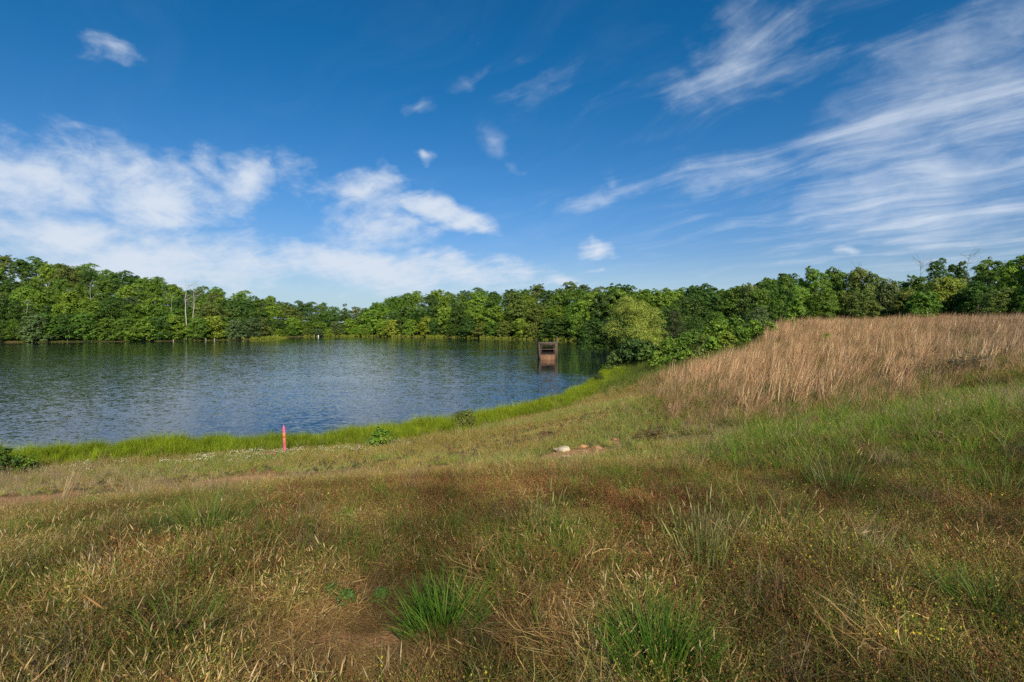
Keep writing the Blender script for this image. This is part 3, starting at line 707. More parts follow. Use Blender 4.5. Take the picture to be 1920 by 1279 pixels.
for i, (u, Y, H, W, tone, lab) in enumerate([(1252, 45, 2.0, 3.0, 'bright', 'bright green bush between the willow and the tan grass'), (1282, 47, 2.3, 2.8, 'mid', 'green bush under the cedar, right of the bright bush'), (1300, 58, 3.0, 3.6, 'mid', 'rounded thicket behind the green bush under the cedar'),
                                      (1345, 44, 2.2, 3.2, 'bright', 'bright leafy bush standing in the left of the tan grass'), (1375, 45, 2.4, 3.0, 'mid', 'darker leafy bush beside the bright bush in the tan grass'), (1322, 42, 1.3, 2.0, 'olive', 'low olive bush at the left edge of the tan grass'), (1398, 50, 2.6, 3.0, 'mid', 'tall bush at the grass crest right of the bright bush'),
                                      (1442, 38, 1.5, 1.6, 'bright', 'small upright bush alone in the tan grass'), (1425, 66, 3.4, 4.4, 'grey', 'feathery grey green bush on the grass crest'), (1550, 33, 0.7, 0.9, 'lime', 'tiny yellow green bush lost in the tan grass'), (1490, 40, 1.0, 1.1, 'mid', 'little green bush right of the small upright bush'), (1262, 36, 1.1, 1.9, 'mid', 'low green bush at the left tip of the tan grass'), (1285, 35, 1.3, 2.2, 'bright', 'bright low bush above the left tip of the tan grass'), (1312, 35, 1.2, 2.0, 'olive', 'olive low bush right of the bright low bush'), (1335, 37, 1.5, 2.2, 'bright', 'leafy bright bush on the lower bank above the tan grass'), (1362, 37, 1.6, 2.0, 'lime', 'yellow green bush on the lower bank above the tan grass'), (1390, 38, 1.5, 2.2, 'mid', 'mid green bush right of the yellow green bush'), (1415, 40, 1.4, 2.0, 'bright', 'bright bush left of the small upright bush'), (1235, 40, 1.2, 2.2, 'bright', 'bright low bush right of the saplings by the willow'), (1275, 41, 1.5, 2.4, 'mid', 'mid green bush behind the bright low bush'),
                                      (1340, 75, 3.6, 5.0, 'mid', 'wide thicket at the wood edge behind the bushes'), (1300, 86, 4.0, 6.0, 'deep', 'dark thicket at the wood edge right of the cedar')]):
    special('thicket_bush', lab, 'bush', onland(u, Y), 320 + i, H * 0.92, W * 0.74, 0.05, 'round' if i % 3 == 0 else 'skirt', 0.15, int(700 + 380 * H * W), tuple(np.array(GREEN[tone]) * 1.1), 0.32, 0.75, spray=16)

# bare dead trees
M_DEAD, _g = new_mat('dead_wood')
_n = _g.noise(_g.vmath('MULTIPLY', _g.n.new('ShaderNodeTexCoord').outputs['Object'], (5, 5, 0.8)), 1.5, 4, 0.6)
finish(M_DEAD, _g, principled(_g, _g.mix(_n, (0.36, 0.31, 0.26), (0.62, 0.57, 0.50)), 0.85, bump(_g, _n, 0.5, 0.02), 0.1))
def snag(name, label, base, H, r, seed, nb=12, crown=0.45, lean=(0, 0), group='dead trees', mat=None):
    rng = np.random.default_rng(seed); b = Buf(); br = Buf()
    zs = np.linspace(-0.3, H, 9); wob = np.cumsum(rng.normal(size=(9, 2)) * 0.012 * H, 0)
    pts = np.stack([wob[:, 0] + lean[0] * zs, wob[:, 1] + lean[1] * zs, zs], 1)
    tube(b, pts, r * (1 - 0.8 * np.linspace(0, 1, 9)), 7)
    for k in range(nb):
        t = rng.uniform(1 - crown, 0.99); p0 = np.array([np.interp(t * H, zs, pts[:, j]) for j in range(3)]); a = rng.uniform(0, 6.28)
        ln = H * rng.uniform(0.08, 0.22); d = np.array((math.cos(a), math.sin(a), rng.uniform(0.1, 1.2))); d /= np.linalg.norm(d)
        p1 = p0 + d * ln * 0.5 + rng.normal(size=3) * 0.05 * ln; p2 = p0 + d * ln + np.array((0, 0, 0.12 * ln)) + rng.normal(size=3) * 0.1 * ln
        tube(br, [p0, p1, p2], [r * 0.28, r * 0.2, r * 0.08], 4)
        for q in range(3):
            e = d + rng.normal(size=3) * 0.7; e /= np.linalg.norm(e); s = p1 * (1 - q / 3) + p2 * (q / 3)
            tube(br, [s, s + e * ln * 0.25, s + e * ln * 0.5 + np.array((0, 0, 0.06 * ln))], [r * 0.13, r * 0.1, r * 0.05], 3)
    t = empty(name, base); a_ = link('trunk', b.mesh('snag_trunk', mat or M_DEAD, True), t); b_ = link('branch_crown', br.mesh('snag_branches', mat or M_DEAD, True), t)
    return tag(t, label, 'dead tree', group)
def stand(u, vtop, vbase, Y):
    X = (u - 960) / F * Y; zt = EYE + (VH - vtop) / F * Y; z0 = min(EYE + (VH - vbase) / F * Y, zt - 2); g0 = h1(X, Y)
    return (X, Y, g0), zt - g0
for i, (u, vt, vb, Y, r, lab) in enumerate([(352, 533, 595, 166, 0.20, 'left and taller of the two pale dead trunks on the left shore'), (362, 536, 590, 166.6, 0.17, 'right of the two pale dead trunks on the left shore'), (327, 552, 566, 172, 0.10, 'thin white dead stem left of the dead pair'), (48, 560, 590, 158, 0.10, 'thin dead stem near the far left of the shore'), (168, 528, 545, 176, 0.12, 'grey dead top poking from the left hillside crowns')]):
    base, H = stand(u, vt, vb, Y); snag('dead_tree', lab, base, H, r, 400 + i, 12 if i < 2 else 4, 0.45)
for i, (u, vt, Y, lab) in enumerate([(1806, 476, 65, 'bare dead branches rising above the dark forked tree'), (1737, 487, 67, 'bare twiggy top left of the dark forked tree'), (1610, 500, 71, 'bare twigs above the olive tree in the right wood')]):
    base, H = stand(u, vt, 560, Y); snag('dead_tree', lab, base, H, 0.05, 420 + i, 14, 0.30, mat=M_BARK)

# ================================================================== objects
def simple_mat(name, c1, c2, scale=4.0, rough=0.8, stretch=(1, 1, 1), bs=0.4, bd=0.01, spec=0.2):
    m, g = new_mat(name); tc = g.n.new('ShaderNodeTexCoord')
    n = g.noise(g.vmath('MULTIPLY', tc.outputs['Object'], stretch), scale, 5, 0.62)
    return finish(m, g, principled(g, g.mix(g.ramp(n, 0.32, 0.68), c1, c2), rough, bump(g, n, bs, bd), spec))
M_CONC = simple_mat('stained_concrete', (0.075, 0.050, 0.036), (0.155, 0.105, 0.075), 3.0, 0.85, (1, 1, 0.5))
M_RUST = simple_mat('silt_stained_panel', (0.17, 0.085, 0.045), (0.29, 0.155, 0.085), 2.5, 0.9, (1, 1, 2.5))
M_BEAM = simple_mat('weathered_beam', (0.06, 0.038, 0.03), (0.13, 0.085, 0.065), 5.0, 0.85, (0.6, 1, 1))
M_POST = simple_mat('grey_timber', (0.115, 0.080, 0.058), (0.21, 0.155, 0.115), 6.0, 0.85, (3, 3, 0.5))
def build_tower():
    Y = 72.0; X = (1025 - 960) / F * Y
    t = empty('intake_tower', (X, Y, 0), math.radians(4)); t.scale = (0.92, 0.92, 0.9); tag(t, 'brown open-fronted concrete intake box standing in the lake', 'intake tower')
    def part(name, fn, m, parent=t):
        b = Buf(); fn(b); return link(name, b.mesh(name, m), parent)
    w, d = 1.28, 1.2      # half sizes; walls splay outwards towards the top
    def side(s):
        def f(b):
            th = 0.20; xo0, xo1 = s * (w - 0.10), s * (w + 0.06); xi0, xi1 = xo0 - s * th, xo1 - s * th
            V = [(xo0, -d, -1.2), (xo0, d, -1.2), (xi0, d, -1.2), (xi0, -d, -1.2), (xo1, -d, 2.42), (xo1, d, 2.42), (xi1, d, 2.42), (xi1, -d, 2.42)]
            b.add(V, [(0, 3, 2, 1), (4, 5, 6, 7), (0, 1, 5, 4), (1, 2, 6, 5), (2, 3, 7, 6), (3, 0, 4, 7)])
        return f
    part('side_wall', side(-1), M_CONC); part('side_wall', side(1), M_CONC)
    part('back_wall', lambda b: box(b, (-w + 0.12, d - 0.2, -1.2), (w - 0.12, d - 0.003, 1.75)), M_CONC)
    part('roof_slab', lambda b: (box(b, (-w - 0.10, -d - 0.06, 2.423), (w + 0.10, d + 0.06, 2.60))), M_POST)
    def ragged(b):
        for k in range(9):
            x = -w + 0.1 + k * 0.28; box(b, (x, -d + 0.1, 2.603), (x + 0.2, d - 0.1, 2.62 + RNG.uniform(0, 0.035)))
    part('roof_planks', ragged, M_POST)
    part('front_sill', lambda b: box(b, (-w + 0.125, -d + 0.02, -1.2), (w - 0.125, -d + 0.30, 0.72)), M_RUST)
    part('sill_cap', lambda b: box(b, (-w + 0.115, -d - 0.02, 0.723), (w - 0.115, -d + 0.34, 0.80)), M_POST)
    for z, h in ((1.54, 0.09), (1.10, 0.05), (0.90, 0.05)):
        part('cross_beam', lambda b: box(b, (-w + 0.13, -d + 0.03, z), (w - 0.13, -d + 0.16, z + h)), M_POST if z > 1.5 else M_BEAM)
    part('ceiling_beam', lambda b: box(b, (-w + 0.16, -d + 0.03, 2.18), (w - 0.16, -d + 0.18, 2.418)), M_BEAM)
    for x in (-0.98, 0.88):
        part('upright', lambda b: box(b, (x, -d + 0.04, 0.803), (x + 0.10, -d + 0.15, 2.177)), M_BEAM)
    part('ladder_post', lambda b: box(b, (w + 0.09, -d + 0.15, -1.2), (w + 0.22, -d + 0.42, 3.55), jit=0.01), M_POST)
    part('ladder_post', lambda b: box(b, (w + 0.09, d - 0.5, -1.2), (w + 0.20, d - 0.3, 3.05), jit=0.01), M_POST)
    part('ladder_rail', lambda b: box(b, (w + 0.10, -d + 0.423, 2.85), (w + 0.17, d - 0.503, 3.0)), M_POST)
build_tower()

# surveyor's stake with flagging ribbon
M_PINK, _g = new_mat('fluorescent_pink'); finish(M_PINK, _g, principled(_g, _g.mix(_g.noise(None, 9.0, 3), (0.86, 0.09, 0.22), (0.95, 0.17, 0.32)), 0.6))
M_ORANGE, _g = new_mat('fluorescent_orange'); finish(M_ORANGE, _g, principled(_g, _g.mix(_g.noise(None, 9.0, 3), (0.90, 0.16, 0.05), (0.96, 0.28, 0.09)), 0.6))
M_LATH = simple_mat('raw_lath', (0.45, 0.30, 0.17), (0.62, 0.45, 0.28), 8.0, 0.8, (6, 6, 1))
def build_stake():
    p = ground_px(534, 852); s = p.y * 55 / F / 0.96
    t = empty('survey_stake', p); t.rotation_euler = (0.02, -0.03, 0.25); t.scale = (s, s, s)
    tag(t, 'pink and orange surveyor stake standing by the lake edge', 'stake')
    b = Buf(); V = []
    for z, hw in ((-0.2, 0.030), (0.56, 0.034), (0.58, 0.034), (0.86, 0.034), (0.96, 0.004)):
        V += [(-hw, -0.009, z), (hw, -0.009, z), (hw, 0.009, z), (-hw, 0.009, z)]
    Fs = [(i * 4 + k, i * 4 + (k + 1) % 4, i * 4 + 4 + (k + 1) % 4, i * 4 + 4 + k) for i in range(4) for k in range(4)] + [(16, 17, 18, 19)]
    b.add(V, Fs); link('lath', b.mesh('lath', M_PINK), t)
    def ribbon(name, m, x0, z0, z1, y0, sw, w):
        b = Buf(); n = 9; V = []
        for i in range(n):
            k = i / (n - 1); z = z0 + (z1 - z0) * k; x = x0 + sw * math.sin(k * 5) * k; y = y0 - 0.02 * math.sin(k * 7)
            V += [(x - w * 0.5, y - 0.008 * math.cos(k * 9), z), (x + w * 0.5, y + 0.008 * math.cos(k * 9), z)]
        b.add(V, [(2 * i, 2 * i + 1, 2 * i + 3, 2 * i + 2) for i in range(n - 1)])
        o = link(name, b.mesh(name, m), t); mo = o.modifiers.new('t', 'SOLIDIFY'); mo.thickness = 0.0015
    b = Buf(); box(b, (-0.038, -0.013, 0.52), (0.038, 0.013, 0.70)); link('paint_band', b.mesh('paint_band', M_ORANGE), t)
    ribbon('flagging_ribbon', M_ORANGE, 0.022, 0.54, 0.06, -0.018, 0.014, 0.032); ribbon('flagging_ribbon', M_PINK, 0.0, 0.54, 0.02, -0.026, -0.008, 0.036)
build_stake()
def build_ground_ribbon():
    p = ground_px(508, 858); b = Buf(); V = []; n = 12
    for i in range(n):
        k = i / (n - 1); V += [(-0.14 + 0.28 * k, 0.05 * math.sin(k * 6), 0.07 + 0.02 * math.sin(k * 9)), (-0.14 + 0.28 * k, 0.05 * math.sin(k * 6) + 0.05, 0.09 + 0.02 * math.cos(k * 7))]
    b.add(V, [(2 * i, 2 * i + 1, 2 * i + 3, 2 * i + 2) for i in range(n - 1)])
    o = link('flagging_scrap', b.mesh('flagging_scrap', M_PINK), None, p); o.modifiers.new('t', 'SOLIDIFY').thickness = 0.002
    tag(o, 'crumpled scrap of pink ribbon in the clover by the stake', 'ribbon')
build_ground_ribbon()

# rocks
def rock(name, label, u, v, size, mat, seed, sink=0.25, cat='rock'):
    rng = np.random.default_rng(seed); n1, n2 = 22, 14; V = []
    off = rng.uniform(0, 50, 3)
    for j in range(n2 + 1):
        for i in range(n1):
            a = 2 * math.pi * i / n1; b = math.pi * j / n2; V.append((math.sin(b) * math.cos(a), math.sin(b) * math.sin(a), math.cos(b)))
    V = np.array(V)
    # cut the ball with planes to get broken faces, then roughen
    for k in range(16):
        n = rnd_unit(1, rng)[0]; d = rng.uniform(0.42, 0.80); e = V @ n - d; V = V - np.maximum(e, 0)[:, None] * n
    V += (fbm(V[:, 0] * 3 + off[0], V[:, 1] * 3 + V[:, 2] * 2 + off[1], seed, 4)[:, None] - 0.5) * 0.28 * V
    V = V * np.array(size)
    Fs = [(j * n1 + i, (j + 1) * n1 + i, (j + 1) * n1 + (i + 1) % n1, j * n1 + (i + 1) % n1) for j in range(n2) for i in range(n1)]
    b = Buf(); b.add(V, Fs); p = ground_px(u, v); p.z += size[2] * (1 - 2 * sink) * 0.9
    o = link(name, b.mesh(name, mat), None, p); o.rotation_euler = (0, 0, rng.uniform(-0.3, 0.3)); tag(o, label, cat); return o
M_ROCK = simple_mat('pale_quartz_rock', (0.46, 0.31, 0.15), (0.70, 0.60, 0.43), 5.0, 0.8, (1, 1, 1.5), 0.8, 0.03)
M_CLOD = simple_mat('orange_clay_clod', (0.36, 0.16, 0.07), (0.50, 0.27, 0.14), 6.0, 0.95, (1, 1, 1), 0.8, 0.02)
rock('quartz_rock', 'cream white broken rock lying at the clay hollow', 1054, 846, (0.30, 0.20, 0.105), M_ROCK, 21, 0.30)
rock('quartz_rock', 'flat pale stone slab half buried before the cream rock', 1062, 853, (0.17, 0.09, 0.035), M_ROCK, 6, 0.3)
rock('clay_clod', 'small orange clay clod beyond the clay hollow', 1152, 826, (0.12, 0.09, 0.06), M_CLOD, 7, 0.35, 'clod')
rock('clay_clod', 'orange clay lump right of the cream rock in the hollow', 1092, 838, (0.22, 0.12, 0.10), M_CLOD, 8, 0.42, 'clod')
rock('clay_clod', 'orange clay lump under the dead weeds in the hollow', 1122, 840, (0.20, 0.10, 0.08), M_CLOD, 9, 0.42, 'clod')
# white posts and shore stumps far away
M_WHITE = simple_mat('white_paint', (0.70, 0.70, 0.68), (0.82, 0.82, 0.80), 4.0, 0.6)
def marker(label, u, v, w, h, m, cat, name):
    Y = float(np.interp(u, SHORE[:, 0], SHORE[:, 1])) - 1.0; z = max(h1((u - 960) / F * Y, Y), -0.3); b = Buf()
    tube(b, [(0, 0, -0.3), (0.02, 0, h * 0.5), (0, 0, h * 0.97), (0, 0, h)], [w, w, w * 0.95, w * 0.2], 8)
    o = link(name, b.mesh(name, m), None, ((u - 960) / F * Y, Y, z)); return tag(o, label, cat)
marker('white marker post on the inlet shore, left of centre', 597, 632, 0.22, 1.0, M_WHITE, 'post', 'marker_post')
marker('white marker post on the far shore left of the willow', 1110, 632, 0.16, 1.3, M_WHITE, 'post', 'marker_post')
for i, (u, h, l) in enumerate([(386, 1.0, 'leftmost pale stump standing on the left shore'), (402, 0.9, 'second pale stump from the left on the left shore'), (456, 1.3, 'pale stump left of the inlet mouth'), (513, 1.5, 'left of two pale stumps at the inlet mouth'), (520, 1.3, 'right of two pale stumps at the inlet mouth'), (325, 1.0, 'short pale stump under the thin white dead stem')]):
    marker(l, u, 632, 0.10, h * 0.55, M_DEAD, 'stump', 'shore_stump')

# ================================================================== ground cover
def mix_cols(n, cols, rng, jit=0.15):
    c = np.array(cols)[rng.integers(0, len(cols), n)]
    return c * rng.uniform(1 - jit, 1 + jit, (n, 1)) * rng.uniform(0.93, 1.07, (n, 3))
TAN = [(0.44, 0.29, 0.095), (0.36, 0.225, 0.070), (0.31, 0.185, 0.058), (0.48, 0.35, 0.14)]
BROWN = [(0.23, 0.125, 0.043), (0.17, 0.09, 0.034), (0.28, 0.165, 0.056), (0.24, 0.15, 0.05)]
GRASSY = [(0.125, 0.195, 0.020), (0.165, 0.22, 0.024), (0.095, 0.165, 0.018), (0.20, 0.23, 0.034)]
OLIVE = [(0.26, 0.25, 0.06), (0.33, 0.28, 0.085), (0.20, 0.22, 0.045), (0.38, 0.30, 0.115)]
RUSSET = [(0.24, 0.088, 0.036), (0.19, 0.074, 0.034), (0.29, 0.125, 0.044)]
def disc(n, r, rng):
    a = rng.uniform(0, 6.283, n); q = r * np.sqrt(rng.uniform(0, 1, n)); return np.stack([q * np.cos(a), q * np.sin(a), np.full(n, -0.01)], 1)
def U(rng, a, b, n): return rng.uniform(a, b, n)
def p_tuft(seed, n, r, h, cols, w=(0.003, 0.006), lean=(0.05, 0.7), bend=(0.2, 1.3), S=4, head=0.0, headcol=None, mat=None, windx=None):
    rng = np.random.default_rng(seed); b = Buf(); az = U(rng, 0, 6.283, n)
    if windx is not None: az = rng.normal(windx[0], windx[1], n)
    tip, d = strips(b, disc(n, r, rng), az, U(rng, *h, n), U(rng, *lean, n), U(rng, *bend, n), U(rng, *w, n), mix_cols(n, cols, rng), S, rng=rng, droop_noise=0.15)
    if head:
        k = rng.random(n) < head; m = int(k.sum())
        if m: spindles(b, tip[k] - d[k] * 0.2, d[k], U(rng, 0.028, 0.065, m), U(rng, 0.0024, 0.0045, m), mix_cols(m, headcol or TAN, rng))
    return b.mesh('tuft', mat or M_GRASS)
def p_thatch(seed, n=60, r=0.16):
    rng = np.random.default_rng(seed); b = Buf(); ba = disc(n, r, rng); ba[:, 2] = U(rng, 0.0, 0.045, n)
    main = rng.uniform(0, 6.28)
    strips(b, ba, rng.normal(main, 0.7, n), U(rng, 0.08, 0.26, n), U(rng, 1.25, 1.6, n), U(rng, -0.15, 0.25, n), U(rng, 0.002, 0.0045, n), mix_cols(n, TAN + BROWN * 2, rng), 3, rng=rng, droop_noise=0.4)
    return b.mesh('thatch', M_DRY)
def p_sorrel(seed, n=16, r=0.10, cols=RUSSET, h=(0.06, 0.19), dots=13, size=0.0085, stem=None):
    rng = np.random.default_rng(seed); b = Buf(); ba = disc(n, r, rng); hh = U(rng, *h, n)
    tip, d = strips(b, ba, U(rng, 0, 6.28, n), hh, U(rng, 0.05, 0.5, n), U(rng, 0.0, 0.6, n), U(rng, 0.0018, 0.003, n), mix_cols(n, stem or BROWN, rng), 3, rng=rng)
    m = n * dots; i = np.repeat(np.arange(n), dots); t = rng.uniform(0.35, 1.05, m)[:, None]
    p = ba[i] * (1 - t) + tip[i] * t + rng.normal(size=(m, 3)) * 0.011
    leaves(b, p, rng.normal(size=(m, 3)) + (0, -0.3, 0.4), size * U(rng, 0.6, 1.4, m), mix_cols(m, cols, rng, 0.3), 0.8, rng)
    return b.mesh('weed', M_DRY)
def p_clover(seed):
    rng = np.random.default_rng(seed); b = Buf(); n = 60; p = disc(n, 0.14, rng); p[:, 2] = U(rng, 0.03, 0.10, n)
    leaves(b, p, rng.normal(size=(n, 3)) * 0.35 + (0, 0, 1), U(rng, 0.022, 0.04, n), mix_cols(n, GRASSY, rng), 0.9, rng)
    m = 7; ba = disc(m, 0.13, rng); hh = U(rng, 0.10, 0.17, m)
    tip, d = strips(b, ba, U(rng, 0, 6.28, m), hh, U(rng, 0, 0.3, m), U(rng, 0, 0.3, m), np.full(m, 0.003), mix_cols(m, GRASSY, rng), 2, rng=rng)
    spindles(b, tip - (0, 0, 0.008), np.tile((0, 0, 1.0), (m, 1)), np.full(m, 0.022), np.full(m, 0.010), mix_cols(m, [(0.66, 0.62, 0.50), (0.55, 0.50, 0.36)], rng), 6)
    return b.mesh('clover', M_GRASS)
def p_grey(seed):
    rng = np.random.default_rng(seed); b = Buf(); n = 26
    ba = disc(n, 0.13, rng); tip, d = strips(b, ba, U(rng, 0, 6.28, n), U(rng, 0.18, 0.42, n), U(rng, 0.05, 0.7, n), U(rng, -0.3, 0.5, n), U(rng, 0.002, 0.004, n), mix_cols(n, [(0.26, 0.20, 0.11), (0.33, 0.26, 0.15), (0.20, 0.15, 0.085)], rng), 3, rng=rng, droop_noise=0.5)
    m = 60; i = rng.integers(0, n, m); t = rng.uniform(0.3, 0.95, m)[:, None]; p = ba[i] * (1 - t) + tip[i] * t
    strips(b, p, U(rng, 0, 6.28, m), U(rng, 0.04, 0.12, m), U(rng, 0.2, 1.2, m), U(rng, -0.2, 0.3, m), U(rng, 0.0015, 0.003, m), mix_cols(m, [(0.28, 0.215, 0.125), (0.22, 0.165, 0.09)], rng), 2, rng=rng)
    return b.mesh('grey_weed', M_DRY)
def p_arch(seed, n=4, h=(0.5, 0.85), cols=((0.40, 0.36, 0.17), (0.34, 0.33, 0.14))):
    rng = np.random.default_rng(seed); b = Buf(); ba = disc(n, 0.06, rng)
    tip, d = strips(b, ba, U(rng, 0, 6.28, n), U(rng, *h, n), U(rng, 0.08, 0.4, n), U(rng, 0.4, 1.5, n), U(rng, 0.003, 0.0045, n), mix_cols(n, cols, rng), 8, rng=rng)
    m = n * 16; i = np.repeat(np.arange(n), 16); k = np.tile(np.arange(16) / 16, n)[:, None]
    p = tip[i] - d[i] * (k * 2.0); strips(b, p, U(rng, 0, 6.28, m), U(rng, 0.01, 0.03, m), U(rng, 0.5, 1.3, m), U(rng, 0, 0.4, m), U(rng, 0.003, 0.005, m), mix_cols(m, TAN, rng), 2, rng=rng)
    return b.mesh('arching_stalks', M_GRASS)
PROTO = {
    'thatch': [p_thatch(500 + i) for i in range(5)],
    'dry': [p_tuft(510 + i, 30, 0.08, (0.05, 0.18), TAN + BROWN * 2, (0.0025, 0.005), (0.1, 1.0), (0.1, 1.2), mat=M_DRY) for i in range(4)],
    'green': [p_tuft(520 + i, 30, 0.07, (0.05, 0.19), GRASSY + GRASSY[:2] + OLIVE[:1], (0.0025, 0.005), (0.05, 0.7), (0.2, 1.2)) for i in range(4)],
    'foxtail': [p_tuft(530 + i, 8, 0.07, (0.14, 0.30), TAN + OLIVE, (0.0022, 0.0035), (0.05, 0.5), (0.1, 0.9), head=0.85, headcol=[(0.50, 0.34, 0.13), (0.44, 0.27, 0.10), (0.56, 0.42, 0.20)], mat=M_DRY) for i in range(4)],
    'sorrel': [p_sorrel(540 + i) for i in range(4)],
    'goldweed': [p_sorrel(550 + i, 14, 0.10, [(0.42, 0.32, 0.07), (0.30, 0.26, 0.05), (0.20, 0.20, 0.035), (0.24, 0.11, 0.04)], (0.06, 0.19), 12, 0.0078, OLIVE) for i in range(3)],
    'yellow': [p_sorrel(560 + i, 8, 0.10, [(0.62, 0.48, 0.03), (0.55, 0.40, 0.03), (0.15, 0.17, 0.03)], (0.16, 0.30), 3, 0.011, GRASSY) for i in range(3)],
    'mid': [p_tuft(570 + i, 34, 0.12, (0.12, 0.30), OLIVE + TAN[:2] + GRASSY[:2], (0.004, 0.007), (0.05, 0.6), (0.1, 0.9), 3, head=0.12) for i in range(4)],
    'sedge': [p_tuft(580 + i, 44, 0.13, (0.32, 0.66), [(0.27, 0.34, 0.016), (0.34, 0.40, 0.022), (0.20, 0.29, 0.014)], (0.008, 0.015), (0.02, 0.4), (0.1, 0.8), 4) for i in range(4)],
    'tallgreen': [p_tuft(590 + i, 30, 0.09, (0.20, 0.46), GRASSY, (0.004, 0.007), (0.03, 0.5), (0.2, 1.1), 4, head=0.06) for i in range(4)],
    'broom': [p_tuft(600 + i, 34, 0.15, (0.50, 1.05), [(0.49, 0.285, 0.138), (0.39, 0.212, 0.100), (0.56, 0.355, 0.19), (0.26, 0.13, 0.06), (0.60, 0.41, 0.23)], (0.007, 0.017), (0.06, 0.42), (0.05, 0.75), 4, mat=M_DRY, windx=(0.0, 0.55), head=0.0, headcol=[(0.54, 0.36, 0.18), (0.46, 0.28, 0.13)]) for i in range(5)],
    'clover': [p_clover(610 + i) for i in range(3)],
    'grey': [p_grey(620 + i) for i in range(3)],
    'arch': [p_arch(630 + i) for i in range(4)],
    'reed': [p_tuft(640 + i, 30, 0.5, (0.5, 1.3), [(0.27, 0.32, 0.035), (0.33, 0.36, 0.06), (0.20, 0.25, 0.03)], (0.06, 0.12), (0.02, 0.4), (0.1, 0.6), 3) for i in range(3)],
}
def scatter(name, label, kind_of, P, rot, scl, tint):
    """one uncountable plant cover: points carrying one of the kind's plants each"""
    if len(P) == 0: return
    coll = bpy.data.collections.new('kind_' + kind_of + '_' + name)
    for i, me in enumerate(PROTO[kind_of]): coll.objects.link(bpy.data.objects.new(f'{kind_of}_plant_{i}', me))
    me = bpy.data.meshes.new(name); n = len(P); me.vertices.add(n); me.vertices.foreach_set('co', P.astype(np.float32).ravel())
    for nm, typ, arr, key in (('rot', 'FLOAT_VECTOR', rot, 'vector'), ('scl', 'FLOAT_VECTOR', scl, 'vector'), ('tint', 'FLOAT_VECTOR', tint, 'vector'), ('idx', 'INT', RNG.integers(0, len(PROTO[kind_of]), n), 'value')):
        a = me.attributes.new(nm, typ, 'POINT'); a.data.foreach_set(key, np.ascontiguousarray(arr, np.int32 if typ == 'INT' else np.float32).ravel())
    o = link(name, me); tag(o, label, None, None, 'stuff')
    t = bpy.data.node_groups.new(name, 'GeometryNodeTree')
    t.interface.new_socket('Geometry', in_out='INPUT', socket_type='NodeSocketGeometry'); t.interface.new_socket('Geometry', in_out='OUTPUT', socket_type='NodeSocketGeometry')
    N = t.nodes; gi = N.new('NodeGroupInput'); go = N.new('NodeGroupOutput'); ip = N.new('GeometryNodeInstanceOnPoints'); ci = N.new('GeometryNodeCollectionInfo')
    ci.inputs['Collection'].default_value = coll; ci.inputs['Separate Children'].default_value = True; ci.inputs['Reset Children'].default_value = True
    def named(nm, typ):
        q = N.new('GeometryNodeInputNamedAttribute'); q.data_type = typ; q.inputs['Name'].default_value = nm; return q.outputs['Attribute']
    er = N.new('FunctionNodeEulerToRotation'); t.links.new(named('rot', 'FLOAT_VECTOR'), er.inputs[0])
    t.links.new(gi.outputs[0], ip.inputs['Points']); t.links.new(ci.outputs[0], ip.inputs['Instance']); ip.inputs['Pick Instance'].default_value = True
    t.links.new(named('idx', 'INT'), ip.inputs['Instance Index']); t.links.new(er.outputs[0], ip.inputs['Rotation']); t.links.new(named('scl', 'FLOAT_VECTOR'), ip.inputs['Scale'])
    t.links.new(ip.outputs[0], go.inputs[0])
    mo = o.modifiers.new('plants', 'NODES'); mo.node_group = t
    return o

def candidates(x0, x1, y0, y1, dens):
    n = int((x1 - x0) * (y1 - y0) * dens); return RNG.uniform(x0, x1, n), RNG.uniform(y0, y1, n)
POOL = {}
def emit(kind, x, y, z, s, tint, lean=0.12, rz=None):
    n = len(x)
    if n == 0: return
    rot = np.stack([RNG.normal(0, lean, n), RNG.normal(0, lean, n), RNG.uniform(0, 6.283, n) if rz is None else rz], 1)
    s = np.broadcast_to(np.asarray(s, float), (n,)); sc = np.stack([s * RNG.uniform(0.85, 1.15, n), s * RNG.uniform(0.85, 1.15, n), s * RNG.uniform(0.8, 1.25, n)], 1)
    POOL.setdefault(kind, []).append((np.stack([x, y, z], 1), rot, sc, np.broadcast_to(tint, (n, 3)).copy()))
def uv(x, y, z): return 960 + F * x / y, VH + F * (EYE - z) / y
def clay_at(x, y):
    c = np.zeros(len(x))
    for (u, v, rx, ry, s) in CLAY:
        p = ground_px(u, v); c = np.maximum(c, s * (1 - sstep(np.hypot((x - p.x) / rx, (y - p.y) / ry), 0.5, 1.05)))
    return c
CREST_X = [0, 340, 700, 1000, 1300, 1500, 1920]
def tone(n, base, amt=0.12): return np.asarray(base)[None] * RNG.uniform(1 - amt, 1 + amt, (n, 1)) - 1.0

def choose(weights):
    """weights: dict kind -> array; returns dict kind -> mask (one kind for each point)"""
    ks = list(weights); W = np.stack([np.maximum(weights[k], 0) for k in ks], 1); tot = W.sum(1)
    c = np.cumsum(W, 1) / np.maximum(tot, 1e-9)[:, None]; r = RNG.random(len(tot)); i = (r[:, None] > c).sum(1)
    return {k: (i == j) & (tot > 0.02) for j, k in enumerate(ks)}

